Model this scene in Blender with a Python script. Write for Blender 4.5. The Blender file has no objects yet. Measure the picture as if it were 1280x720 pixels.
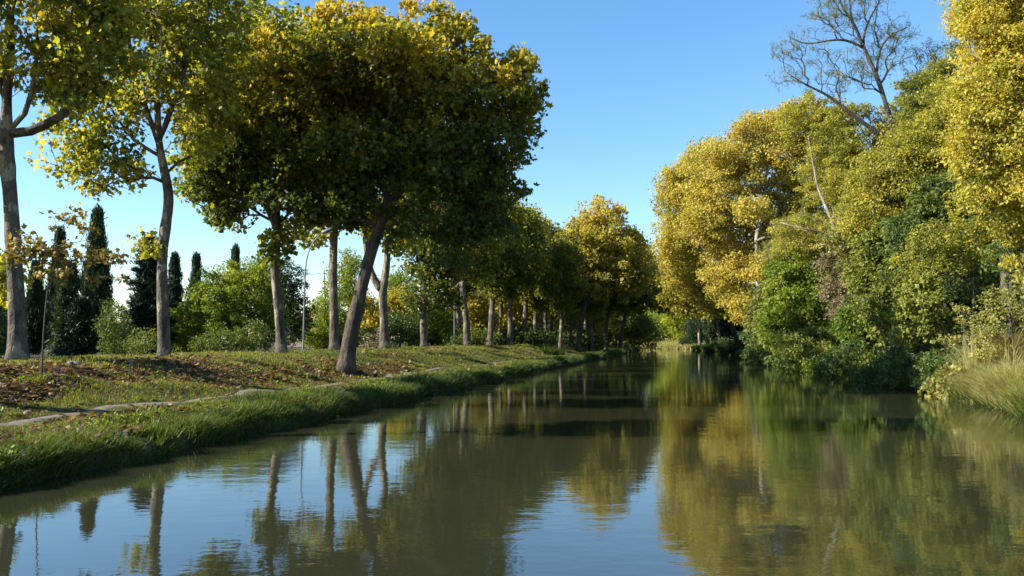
import bpy, math
import numpy as np

# ------------------------------------------------------------------ camera, sky, sun, exposure
SC = bpy.context.scene
COL = SC.collection
F = 1005.0                      # focal length in photo pixels (1280 wide)
CAM_Z = 2.3
TILT = math.radians(3.64)
cd = bpy.data.cameras.new('camera')
cam = bpy.data.objects.new('camera', cd)
COL.objects.link(cam)
SC.camera = cam
cd.sensor_width = 36.0
cd.lens = 36.0 * F / 1280.0
cd.clip_start = 0.05
cd.clip_end = 3000
cam.location = (0, 0, CAM_Z)
cam.rotation_euler = (math.pi / 2 + TILT, 0, 0)

SUN_EL, SUN_AZ = math.radians(31), math.radians(-101)
world = bpy.data.worlds.new("World")
SC.world = world
world.use_nodes = True
wn = world.node_tree
sky = wn.nodes.new('ShaderNodeTexSky')
sky.sky_type = 'NISHITA'
sky.sun_disc = False
sky.sun_elevation = SUN_EL
sky.sun_rotation = SUN_AZ
sky.air_density = 1.25
sky.dust_density = 0.0
sky.ozone_density = 5.0
sky.altitude = 100
hs_ = wn.nodes.new('ShaderNodeHueSaturation'); hs_.inputs['Saturation'].default_value = 1.12
wn.links.new(sky.outputs[0], hs_.inputs['Color'])
wn.links.new(hs_.outputs[0], wn.nodes['Background'].inputs[0])
wn.nodes['Background'].inputs[1].default_value = 0.092

sl = bpy.data.lights.new('sun', 'SUN')
sl.energy = 5.0
sl.angle = math.radians(0.53)
sl.color = (1.0, 0.94, 0.83)
so = bpy.data.objects.new('sun', sl)
COL.objects.link(so)
sdir = np.array([math.sin(SUN_AZ) * math.cos(SUN_EL), math.cos(SUN_AZ) * math.cos(SUN_EL), math.sin(SUN_EL)])
from mathutils import Vector
so.rotation_euler = Vector(sdir).to_track_quat('Z', 'Y').to_euler()
so.location = (-60, 0, 40)
SC.view_settings.view_transform = 'Standard'
SC.view_settings.look = 'None'
SC.view_settings.exposure = 1.4
SC.view_settings.gamma = 1.0
SC.view_settings.use_curve_mapping = False
SC.cycles.max_bounces = 6
SC.cycles.diffuse_bounces = 4
SC.cycles.glossy_bounces = 3
SC.cycles.transmission_bounces = 4
SC.cycles.transparent_max_bounces = 4
SC.cycles.use_denoising = True

# ------------------------------------------------------------------ helpers
def at(px, py, Y):
    """world point seen at photo pixel (px,py) on the vertical plane Y metres ahead"""
    u, v = (px - 640) / F, (360 - py) / F
    fy = math.cos(TILT) - math.sin(TILT) * v
    fz = math.sin(TILT) + math.cos(TILT) * v
    s = Y / fy
    return np.array([u * s, Y, CAM_Z + fz * s])

def pix(x, z, Y):
    a, b = Y, z - CAM_Z
    fwd = a * math.cos(TILT) + b * math.sin(TILT); upc = -a * math.sin(TILT) + b * math.cos(TILT)
    return 640 + F * x / fwd, 360 - F * upc / fwd

def smooth_table(pts):
    ys = np.arange(-80, 420, 1.0)
    P = np.array(pts, float)
    x = np.interp(ys, P[:, 0], P[:, 1])
    k = np.exp(-0.5 * (np.arange(-12, 13) / 4.5) ** 2); k /= k.sum()
    xp = np.pad(x, 12, mode='reflect', reflect_type='odd')
    return ys, np.convolve(xp, k, 'valid')
LT = smooth_table([(-80, -27), (0, -10.2), (12.2, -7.8), (17.2, -6.75), (21.2, -5.9), (26.3, -4.75), (37, -2.4), (57.8, 2.0), (82.5, 7.6), (120, 16.0), (165, 25.8), (420, 82)])
RT = smooth_table([(-80, -8), (0, 9.5), (24.1, 15.3), (30.8, 17.0), (35.5, 18.3), (50.7, 20.4), (61, 21.5), (82.5, 25.0), (96, 28.3), (110, 31.4), (136, 35.3), (160, 37.4), (178, 39.5), (420, 100)])
def wig(y, s):
    return 0.15 * np.sin(y * 0.9 + s) + 0.13 * np.sin(y * 2.1 + 1.7 * s) + 0.05 * np.sin(y * 5.1 + s)
def xL(y): return np.interp(y, *LT) + wig(np.asarray(y), 0.3)
def xR(y): return np.interp(y, *RT) + wig(np.asarray(y), 2.1)
def yF(x): return np.interp(x, [-200, 0, 30, 44, 60], [260, 215, 194, 182, 175])

def nz(x, y, z=0.0, s=0.0):
    """cheap smooth pseudo-noise, about -1..1"""
    return (np.sin(x * 1.0 + 1.3 * np.sin(y * 0.7 + s) + s) + np.sin(y * 1.13 + 1.1 * np.sin(z * 0.9 + x * .6) + 2.1 * s)
            + np.sin(z * 1.21 + 1.2 * np.sin(x * 0.8 - y * .5 + s) + 3.3 * s)) / 3.0

def left_d(x, y):
    return np.minimum(xL(y) - x, (168 + 0.06 * (x - 25)) - y)
def right_d(x, y):
    return np.maximum(x - xR(y), y - yF(x))
HLd = np.array([-3, -.6, 0, .12, .35, .8, 1.5, 2.5, 3.5, 4.2, 5.3, 6.6, 7.8, 8.8, 10, 14, 20, 34, 60, 400])
HLz = np.array([-1.6, -.9, -.12, .22, .36, .45, .52, .56,       .60, .70, .98, 1.28, 1.50, 1.58, 1.60, 1.52, 1.25, 1.1, 1.1, 1.1])
HRd = np.array([-3, -.6, 0, .15, .6, 1.5, 3, 6, 10, 16, 30, 400])
HRz = np.array([-1.6, -.9, -.12, .25, .45, .75, 1.2, 2.0, 3.0, 3.8, 5.0, 6.0])
def height(x, y):
    x = np.asarray(x, float); y = np.asarray(y, float)
    dl, dr = left_d(x, y), right_d(x, y)
    bump = .05 * nz(x * 1.1, y * .9) + .035 * nz(x * 3.1, y * 2.7, 0, 2)
    zl = np.interp(dl, HLd, HLz) + bump * np.clip(dl, 0, 1) * np.interp(dl, [0, 4, 6, 9], [.9, 1.3, 2.4, 1]) * 1.3
    far = np.clip((y - 120) / 50, 0, 1)
    zr = np.interp(dr, HRd, HRz) * (1 - .62 * far * (dr > 0)) + bump * np.clip(dr, 0, 1) * 2
    return np.maximum(zl, zr)

def hit(px, py):
    """where the line of sight through a pixel meets the land"""
    for Y in np.arange(6, 300, .1):
        p = at(px, py, Y)
        if p[2] <= height(p[0], Y):
            return p
    return at(px, py, 200)
def ground(px, Y):
    p = at(px, 430, Y)
    p[0] += dry(p)
    p[2] = float(height(p[0], Y))
    return p

def dry(p):
    """how far a foot has to move sideways to stand on the bank"""
    sgn = 1 if p[0] > (xL(p[1]) + xR(p[1])) / 2 else -1
    for k in range(80):
        if height(p[0] + sgn * k * .1, p[1]) > .3: return sgn * k * .1
    return 0

def new_mesh(name, V, faces_flat, sizes, mat=None, attrs=None, smooth=False, uv=None):
    me = bpy.data.meshes.new(name)
    V = np.ascontiguousarray(V, dtype=np.float32)
    me.vertices.add(len(V)); me.vertices.foreach_set('co', V.ravel())
    faces_flat = np.ascontiguousarray(faces_flat, dtype=np.int32).ravel()
    sizes = np.ascontiguousarray(sizes, dtype=np.int32)
    me.loops.add(len(faces_flat)); me.loops.foreach_set('vertex_index', faces_flat)
    me.polygons.add(len(sizes))
    st = np.zeros(len(sizes), np.int32); st[1:] = np.cumsum(sizes)[:-1]
    me.polygons.foreach_set('loop_start', st)
    me.polygons.foreach_set('use_smooth', np.full(len(sizes), smooth))
    me.update(calc_edges=True)
    for k, a in (attrs or {}).items():
        at_ = me.attributes.new(k, 'FLOAT', 'FACE' if len(a) == len(sizes) else 'POINT')
        at_.data.foreach_set('value', np.ascontiguousarray(a, dtype=np.float32))
    if mat: me.materials.append(mat)
    return me

def link(name, me, parent=None, loc=None):
    o = bpy.data.objects.new(name, me); COL.objects.link(o)
    if parent is not None: o.parent = parent
    if loc is not None: o.location = [float(v) for v in loc]
    return o
def thing(name, label, cat, loc, group=None):
    o = bpy.data.objects.new(name, None); COL.objects.link(o)
    o.location = [float(v) for v in loc]; o.empty_display_size = .3
    o['label'] = label; o['category'] = cat
    if group: o['group'] = group
    return o

class MB:
    """collects tubes, boxes and sheets into one mesh"""
    def __init__(s): s.V = []; s.F = []; s.S = []; s.n = 0
    def add(s, V, F):
        for f in F:
            s.F.extend(int(i) + s.n for i in f); s.S.append(len(f))
        s.V.append(np.asarray(V, float)); s.n += len(V)
    def tube(s, P, R, sides=6, cap=True, bump=None):
        P = np.asarray(P, float); R = np.asarray(R, float); n = len(P)
        T = np.gradient(P, axis=0); T /= np.linalg.norm(T, axis=1)[:, None] + 1e-9
        ref = np.array([0, 1.0, 0]) if abs(T[0][2]) > .7 else np.array([0, 0, 1.0])
        U = np.empty_like(P); u = np.cross(ref, T[0]); u /= np.linalg.norm(u) + 1e-9
        for i in range(n):
            u = u - T[i] * np.dot(u, T[i]); u /= np.linalg.norm(u) + 1e-9; U[i] = u
        W = np.cross(T, U)
        a = np.arange(sides) / sides * 2 * np.pi
        RR = R[:, None] * np.ones((1, sides))
        if bump is not None:
            RR = RR * (1 + bump * nz(a[None] * 2, np.arange(n)[:, None] * .7, P[:, 2:3] * 1.5, P[0][0]))
        V = P[:, None] + RR[..., None] * (np.cos(a)[None, :, None] * U[:, None] + np.sin(a)[None, :, None] * W[:, None])
        b = s.n
        i, j = np.meshgrid(np.arange(n - 1), np.arange(sides), indexing='ij')
        j2 = (j + 1) % sides
        q = np.stack([i * sides + j, i * sides + j2, (i + 1) * sides + j2, (i + 1) * sides + j], -1).reshape(-1, 4) + b
        s.F.extend(q.ravel().tolist()); s.S.extend([4] * len(q))
        s.V.append(V.reshape(-1, 3)); s.n += n * sides
        if cap:
            s.F.extend(range(b + (n - 1) * sides, b + n * sides)); s.S.append(sides)
            s.F.extend(range(b + sides - 1, b - 1, -1)); s.S.append(sides)
    def box(s, c, d, rot=0.0):
        c = np.asarray(c, float); x, y, z = np.asarray(d, float) / 2
        V = np.array([[-x, -y, -z], [x, -y, -z], [x, y, -z], [-x, y, -z], [-x, -y, z], [x, -y, z], [x, y, z], [-x, y, z]])
        ca, sa = math.cos(rot), math.sin(rot)
        V = np.stack([V[:, 0] * ca - V[:, 1] * sa, V[:, 0] * sa + V[:, 1] * ca, V[:, 2]], 1) + c
        s.add(V, [(3, 2, 1, 0), (4, 5, 6, 7), (0, 1, 5, 4), (1, 2, 6, 5), (2, 3, 7, 6), (3, 0, 4, 7)])
    def mesh(s, name, mat, smooth=True, origin=(0, 0, 0)):
        return new_mesh(name, np.concatenate(s.V) - np.asarray(origin), s.F, s.S, mat, smooth=smooth)

# ------------------------------------------------------------------ materials
def nodes(name):
    m = bpy.data.materials.new(name); m.use_nodes = True
    nt = m.node_tree; b = nt.nodes['Principled BSDF']
    return m, nt, b
def N(nt, t, **kw):
    n = nt.nodes.new(t)
    for k, v in kw.items():
        if k in n.inputs: n.inputs[k].default_value = v
        else: setattr(n, k, v)
    return n
def ramp(nt, fac, stops):
    r = nt.nodes.new('ShaderNodeValToRGB'); e = r.color_ramp.elements
    while len(e) < len(stops): e.new(.5)
    for el, (p, c) in zip(e, stops): el.position = p; el.color = (*c, 1)
    nt.links.new(fac, r.inputs[0]); return r.outputs[0]

def leaf_mat(name, stops, trans=.45, rough=.5, spec=.3, tsat=(1.55, 1.45, .6)):
    m, nt, b = nodes(name); L = nt.links.new
    a = N(nt, 'ShaderNodeAttribute', attribute_name='tint')
    col = ramp(nt, a.outputs['Fac'], stops)
    L(col, b.inputs['Base Color']); b.inputs['Roughness'].default_value = rough
    b.inputs['Specular IOR Level'].default_value = spec
    mul = N(nt, 'ShaderNodeVectorMath', operation='MULTIPLY'); L(col, mul.inputs[0]); mul.inputs[1].default_value = tsat
    tr = N(nt, 'ShaderNodeBsdfTranslucent'); L(mul.outputs[0], tr.inputs[0])
    mx = N(nt, 'ShaderNodeMixShader'); mx.inputs[0].default_value = trans
    L(b.outputs[0], mx.inputs[1]); L(tr.outputs[0], mx.inputs[2])
    L(mx.outputs[0], nt.nodes['Material Output'].inputs[0])
    return m
GREEN_D, GREEN, GREEN_Y = (.022, .042, .010), (.050, .085, .014), (.13, .155, .018)
M = {}
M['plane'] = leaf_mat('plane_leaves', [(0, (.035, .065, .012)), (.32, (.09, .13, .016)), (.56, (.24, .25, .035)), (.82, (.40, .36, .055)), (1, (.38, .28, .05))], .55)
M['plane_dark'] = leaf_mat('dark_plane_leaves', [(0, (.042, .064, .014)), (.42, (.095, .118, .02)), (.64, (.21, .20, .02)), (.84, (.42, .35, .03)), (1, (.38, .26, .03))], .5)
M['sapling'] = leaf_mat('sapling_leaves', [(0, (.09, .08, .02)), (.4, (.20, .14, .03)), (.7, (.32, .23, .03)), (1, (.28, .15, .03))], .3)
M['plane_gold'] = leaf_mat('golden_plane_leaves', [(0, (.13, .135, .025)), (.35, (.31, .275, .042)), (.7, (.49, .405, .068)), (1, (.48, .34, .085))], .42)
M['locust'] = leaf_mat('locust_leaves', [(0, (.11, .135, .024)), (.4, (.29, .28, .042)), (.75, (.47, .41, .055)), (1, (.50, .38, .07))], .45)
M['olive'] = leaf_mat('olive_leaves', [(0, (.075, .09, .022)), (.5, (.18, .185, .04)), (1, (.34, .30, .08))], .35)
M['green'] = leaf_mat('green_leaves', [(0, (.042, .068, .014)), (.5, (.11, .145, .026)), (1, (.23, .245, .045))], .38)
M['bright'] = leaf_mat('bright_green_leaves', [(0, (.06, .105, .015)), (.5, (.15, .21, .02)), (1, (.30, .31, .03))], .42)
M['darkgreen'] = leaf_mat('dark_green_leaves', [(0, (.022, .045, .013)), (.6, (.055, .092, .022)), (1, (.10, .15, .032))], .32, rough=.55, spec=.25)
M['conifer'] = leaf_mat('conifer_needles', [(0, (.012, .026, .012)), (.55, (.030, .058, .018)), (1, (.09, .12, .03))], .1)
M['pink'] = leaf_mat('dry_pink_twigs', [(0, (.12, .095, .05)), (1, (.26, .21, .12))], .3)
M['grass'] = leaf_mat('grass_blades', [(0, (.030, .068, .012)), (.4, (.080, .112, .022)), (.75, (.20, .205, .035)), (1, (.36, .31, .09))], .42)
M['reed'] = leaf_mat('reed_blades', [(0, (.06, .10, .02)), (.5, (.18, .20, .035)), (1, (.40, .34, .15))], .35)
M['litter'] = leaf_mat('fallen_leaves', [(0, (.045, .025, .014)), (.4, (.10, .05, .022)), (.75, (.20, .10, .035)), (.92, (.32, .20, .08)), (1, (.48, .38, .24))], .2)

def bark_mat(name, base, pale, dark, patch=3.0, bump=.5):
    m, nt, b = nodes(name); L = nt.links.new
    tc = N(nt, 'ShaderNodeTexCoord')
    mp = N(nt, 'ShaderNodeMapping'); mp.inputs['Scale'].default_value = (1, 1, .45); L(tc.outputs['Object'], mp.inputs[0])
    n1 = N(nt, 'ShaderNodeTexNoise', Scale=patch, Detail=6.0, Roughness=.6); L(mp.outputs[0], n1.inputs['Vector'])
    n2 = N(nt, 'ShaderNodeTexVoronoi', Scale=patch * 2.2); L(mp.outputs[0], n2.inputs['Vector'])
    n3 = N(nt, 'ShaderNodeTexNoise', Scale=patch * 9, Detail=5.0); L(mp.outputs[0], n3.inputs['Vector'])
    c1 = ramp(nt, n1.outputs[0], [(.40, dark), (.45, base), (.55, base), (.585, pale)])
    c2 = ramp(nt, n3.outputs[0], [(.3, (.62, .62, .62)), (.7, (1.15, 1.12, 1.08))])
    mu = N(nt, 'ShaderNodeMix', data_type='RGBA', blend_type='MULTIPLY'); mu.inputs[0].default_value = 1
    L(c1, mu.inputs[6]); L(c2, mu.inputs[7]); L(mu.outputs[2], b.inputs['Base Color'])
    b.inputs['Roughness'].default_value = .85
    ad = N(nt, 'ShaderNodeMath', operation='ADD'); L(n3.outputs[0], ad.inputs[0]); L(n2.outputs[0], ad.inputs[1])
    bp = N(nt, 'ShaderNodeBump', Strength=bump, Distance=.05); L(ad.outputs[0], bp.inputs['Height']); L(bp.outputs[0], b.inputs['Normal'])
    return m
M['bark'] = bark_mat('plane_bark', (.105, .083, .056), (.27, .23, .16), (.042, .033, .024), 2.2, 1.0)
M['bark_brown'] = bark_mat('brown_plane_bark', (.072, .048, .032), (.13, .09, .06), (.035, .025, .018), 3, .9)
M['bark_pale'] = bark_mat('pale_bark', (.20, .175, .13), (.33, .29, .225), (.10, .085, .065), 1.5)
M['bark_dark'] = bark_mat('dark_bark', (.07, .058, .048), (.12, .10, .085), (.04, .034, .03), 5)

# ------------------------------------------------------------------ terrain, path, water
def build_ground():
    ys = np.concatenate([np.arange(-60, 5, 3.0), np.arange(5, 45, .4), np.arange(45, 100, .8), np.arange(100, 200, 2.0), np.array([203, 208, 215, 225, 240, 260, 290, 330, 400, 500, 700, 1000, 1500, 2200])])
    dl = np.concatenate([[1500, 800, 400, 200, 120, 80, 60, 45, 34, 27, 22, 18, 15, 13, 11.5], np.arange(10.5, 3.9, -.35), [3.8, 3.68, 3.56, 3.44, 3.32, 3.2, 3.08, 2.96, 2.84, 2.7, 2.5, 2.2, 1.9, 1.5, 1.1, .8, .55, .35, .22, .12, .05, 0, -.15, -.6, -1.5, -3]])
    dr = np.array([-3, -1.5, -.6, -.15, 0, .06, .15, .3, .5, .8, 1.2, 1.7, 2.3, 3, 4, 5, 6.5, 8, 10, 12, 14, 17, 21, 26, 32, 40, 55, 80, 120, 200, 400, 800, 1500])
    rows = []
    for y in ys:
        l, r = float(xL(min(y, 420))), float(xR(min(y, 420)))
        mid = (l + r) / 2
        rows.append(np.concatenate([l - dl, [mid - 3, mid, mid + 3], r + dr]))
    X = np.array(rows); Y = np.repeat(ys[:, None], X.shape[1], 1)
    Z = height(X, Y)
    n, m = X.shape
    V = np.stack([X, Y, Z], -1).reshape(-1, 3)
    i, j = np.meshgrid(np.arange(n - 1), np.arange(m - 1), indexing='ij')
    q = np.stack([i * m + j, i * m + j + 1, (i + 1) * m + j + 1, (i + 1) * m + j], -1).reshape(-1, 4)
    mt, nt, b = nodes('grassy_earth'); L = nt.links.new
    tc = N(nt, 'ShaderNodeTexCoord')
    n1 = N(nt, 'ShaderNodeTexNoise', Scale=.55, Detail=5.0, Roughness=.65); L(tc.outputs['Object'], n1.inputs['Vector'])
    n2 = N(nt, 'ShaderNodeTexNoise', Scale=9.0, Detail=6.0, Roughness=.7); L(tc.outputs['Object'], n2.inputs['Vector'])
    c1 = ramp(nt, n1.outputs[0], [(.38, (.045, .03, .018)), (.5, (.055, .055, .02)), (.62, (.075, .09, .022))])
    c2 = ramp(nt, n2.outputs[0], [(.3, (.5, .5, .5)), (.7, (1.4, 1.35, 1.2))])
    mu = N(nt, 'ShaderNodeMix', data_type='RGBA', blend_type='MULTIPLY'); mu.inputs[0].default_value = 1
    L(c1, mu.inputs[6]); L(c2, mu.inputs[7]); L(mu.outputs[2], b.inputs['Base Color'])
    b.inputs['Roughness'].default_value = .95; b.inputs['Specular IOR Level'].default_value = .15
    bp = N(nt, 'ShaderNodeBump', Strength=.8, Distance=.06); L(n2.outputs[0], bp.inputs['Height']); L(bp.outputs[0], b.inputs['Normal'])
    o = link('ground', new_mesh('ground', V, q, np.full(len(q), 4), mt, smooth=True)); o['kind'] = 'structure'

    # worn towpath
    ys = np.arange(4, 150, .4)
    cs = np.linspace(-1, 1, 11)
    cen = 3.25 + .12 * np.sin(ys * .35) + .08 * np.sin(ys * .9)
    half = .27 + .04 * np.sin(ys * 1.3) + .03 * np.sin(ys * 3.1 + 1) - np.clip((ys - 45) / 120, 0, .22)
    D = cen[:, None] + half[:, None] * cs[None]
    X = xL(ys)[:, None] - D; Y = np.repeat(ys[:, None], 11, 1)
    Z = height(X, Y) + .022 - .06 * np.abs(cs)[None] ** 3
    V = np.stack([X, Y, Z], -1).reshape(-1, 3); n, m = X.shape
    i, j = np.meshgrid(np.arange(n - 1), np.arange(m - 1), indexing='ij')
    q = np.stack([i * m + j + 1, i * m + j, (i + 1) * m + j, (i + 1) * m + j + 1], -1).reshape(-1, 4)
    mt, nt, b = nodes('dusty_path'); L = nt.links.new
    tc = N(nt, 'ShaderNodeTexCoord')
    n2 = N(nt, 'ShaderNodeTexNoise', Scale=6.0, Detail=8.0, Roughness=.7); L(tc.outputs['Object'], n2.inputs['Vector'])
    L(ramp(nt, n2.outputs[0], [(.32, (.07, .05, .03)), (.5, (.15, .115, .072)), (.72, (.25, .20, .135))]), b.inputs['Base Color'])
    b.inputs['Roughness'].default_value = .95
    bp = N(nt, 'ShaderNodeBump', Strength=.6, Distance=.03); L(n2.outputs[0], bp.inputs['Height']); L(bp.outputs[0], b.inputs['Normal'])
    o = link('path', new_mesh('path', V, q, np.full(len(q), 4), mt, smooth=True)); o['kind'] = 'structure'

    # water
    mt, nt, b = nodes('murky_water'); L = nt.links.new
    tc = N(nt, 'ShaderNodeTexCoord')
    def ns(scale, sc, det=3.0, rough=.55):
        mp = N(nt, 'ShaderNodeMapping'); mp.inputs['Scale'].default_value = sc; L(tc.outputs['Object'], mp.inputs[0])
        n_ = N(nt, 'ShaderNodeTexNoise', Scale=scale, Detail=det, Roughness=rough); L(mp.outputs[0], n_.inputs['Vector']); return n_.outputs[0]
    a1, a2, a3 = ns(2.2, (.55, 1.0, 1)), ns(9.0, (.6, 1.0, 1)), ns(.22, (1, .7, 1), 2.0)
    m2 = N(nt, 'ShaderNodeMath', operation='MULTIPLY'); L(a2, m2.inputs[0]); m2.inputs[1].default_value = .22
    ad = N(nt, 'ShaderNodeMath', operation='ADD'); L(a1, ad.inputs[0]); L(m2.outputs[0], ad.inputs[1])
    mr = N(nt, 'ShaderNodeMapRange'); L(a3, mr.inputs[0]); mr.inputs[1].default_value = .35; mr.inputs[2].default_value = .65
    mr.inputs[3].default_value = .35; mr.inputs[4].default_value = 1.0
    mm = N(nt, 'ShaderNodeMath', operation='MULTIPLY'); L(ad.outputs[0], mm.inputs[0]); L(mr.outputs[0], mm.inputs[1])
    bp = N(nt, 'ShaderNodeBump', Strength=.5, Distance=.0115); L(mm.outputs[0], bp.inputs['Height']); L(bp.outputs[0], b.inputs['Normal'])
    b.inputs['Base Color'].default_value = (.026, .027, .013, 1)
    b.inputs['Roughness'].default_value = .02
    b.inputs['IOR'].default_value = 2.15
    b.inputs['Specular Tint'].default_value = (.86, .93, 1, 1)
    me = new_mesh('water', [(-600, -60, 0), (600, -60, 0), (600, 900, 0), (-600, 900, 0)], [0, 1, 2, 3], [4], mt)
    o = link('water', me); o['kind'] = 'structure'
build_ground()

# ------------------------------------------------------------------ leaves
def _tmpl(kind):
    if kind == 'star':      # five-lobed plane leaf
        c = (0, .42, .05); V = [c]
        tips = [(-.36, .10), (-.56, .52), (0, 1.0), (.56, .52), (.36, .10)]
        val = [(0, .02), (-.27, .30), (-.20, .62), (.20, .62), (.27, .30)]
        for t, v in zip(tips, val):
            V.append((v[0], v[1], .0)); V.append((t[0], t[1], -.10))
        Fs = [(0, 1, 2, 3), (0, 3, 4, 5), (0, 5, 6, 7), (0, 7, 8, 9), (0, 9, 10, 1)]
        return np.array(V), [f[::-1] for f in Fs]
    if kind == 'mid':       # simplified lobed leaf for trees farther off
        V = [(0, 0, 0), (-.5, .45, -.08), (0, 1, -.05), (.5, .45, -.08), (0, .45, .06)]
        return np.array(V), [(0, 4, 1), (4, 2, 1), (0, 3, 4), (4, 3, 2)]
    if kind == 'oval':
        V = [(0, 0, 0), (-.30, .45, .07), (0, 1, -.05), (.30, .45, .07)]
        return np.array(V), [(0, 2, 1), (0, 3, 2)]
    if kind == 'needle':
        V = [(-.07, 0, 0), (.07, 0, 0), (.10, .6, .03), (0, 1, 0), (-.10, .6, .03)]
        return np.array(V), [(0, 1, 2, 3, 4)]
    if kind == 'frond':     # pinnate leaf with leaflet pairs
        V = []; Fs = []
        for k in range(5):
            y = .1 + k * .19; l = .26 * (1 - .35 * abs(k - 2) / 2)
            dz = -.12 * (y ** 2)
            for s in (-1, 1):
                b = len(V)
                V += [(0, y, dz), (s * l * .55, y - .03, dz + .01), (s * l, y + .10, dz - .04), (s * l * .5, y + .10, dz)]
                Fs.append((b, b + 1, b + 2, b + 3) if s > 0 else (b + 3, b + 2, b + 1, b))
        b = len(V); V += [(0, .9, -.10), (.06, 1.0, -.12), (0, 1.15, -.16), (-.06, 1.0, -.12)]; Fs.append((b, b + 1, b + 2, b + 3))
        return np.array(V), Fs
TM = {k: _tmpl(k) for k in ('star', 'mid', 'oval', 'needle', 'frond')}
def unit(a): return a / (np.linalg.norm(a, axis=-1, keepdims=True) + 1e-9)

def leaf_mesh(name, P, axis, nrm, size, tint, kind, mat):
    T, Fs = TM[kind]; n = len(P); k = len(T)
    axis = unit(axis); X = unit(np.cross(axis, nrm)); Z = np.cross(X, axis)
    V = P[:, None] + size[:, None, None] * (T[None, :, 0:1] * X[:, None] + T[None, :, 1:2] * axis[:, None] + T[None, :, 2:3] * Z[:, None])
    flat = np.concatenate([np.array(f) for f in Fs]); sz = np.array([len(f) for f in Fs])
    FF = (flat[None] + (np.arange(n) * k)[:, None]).ravel()
    return new_mesh(name, V.reshape(-1, 3), FF, np.tile(sz, n), mat, {'tint': np.repeat(np.clip(tint, 0, 1), len(Fs))})

def crown(rng, C, centre, rc, per, kind, size, mat, tint=.5, tvar=.15, droop=0.0, flat=.75, topbias=0.0, name='crown', leafup=.5):
    """leaf clumps round the cluster centres C"""
    n = len(C)
    cnt = np.maximum(3, (per * 1.45 * rng.uniform(.35, 1.65, n))).astype(int)
    idx = np.repeat(np.arange(n), cnt); m = len(idx)
    rr = rc * rng.uniform(.7, 1.3, n)
    d = unit(rng.normal(size=(m, 3))) * (rng.uniform(0, 1, m) ** .45)[:, None]
    d[:, 2] *= flat
    P = C[idx] + d * rr[idx][:, None]
    if droop: P[:, 2] -= droop * rng.uniform(0, 1, m) ** 2 * rr[idx]
    out = unit(P - centre)
    if kind in ('frond',):
        ax = unit(out * .8 + rng.normal(size=(m, 3)) * .7 + np.array([0, 0, -.3]))
        nr = unit(rng.normal(size=(m, 3)) * .7 + np.array([0, 0, 1.0]) + out * .5)
    elif kind == 'needle':
        ax = unit(out * .5 + rng.normal(size=(m, 3)) * .5 + np.array([0, 0, leafup]))
        nr = unit(rng.normal(size=(m, 3)))
    else:
        ax = unit(out * .4 + rng.normal(size=(m, 3)) * .8 + np.array([0, 0, -.35]))
        nr = unit(rng.normal(size=(m, 3)) * .75 + np.array([0, 0, leafup]) + out * .35)
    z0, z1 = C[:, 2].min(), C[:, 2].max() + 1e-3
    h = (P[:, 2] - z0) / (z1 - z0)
    t = tint + rng.normal(size=n)[idx] * tvar * .7 + rng.normal(size=m) * tvar + topbias * (h - .5) + .09 * nz(P[:, 0] * .8, P[:, 1] * .8, P[:, 2] * .9, tint)  # topbias yellows upper leaves: turned foliage plus sunlit tops put into the tint
    return leaf_mesh(name, P - centre * 0, ax, nr, size * np.clip(rng.lognormal(-.10, .32, m), .4, 1.75), t, kind, mat)

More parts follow.
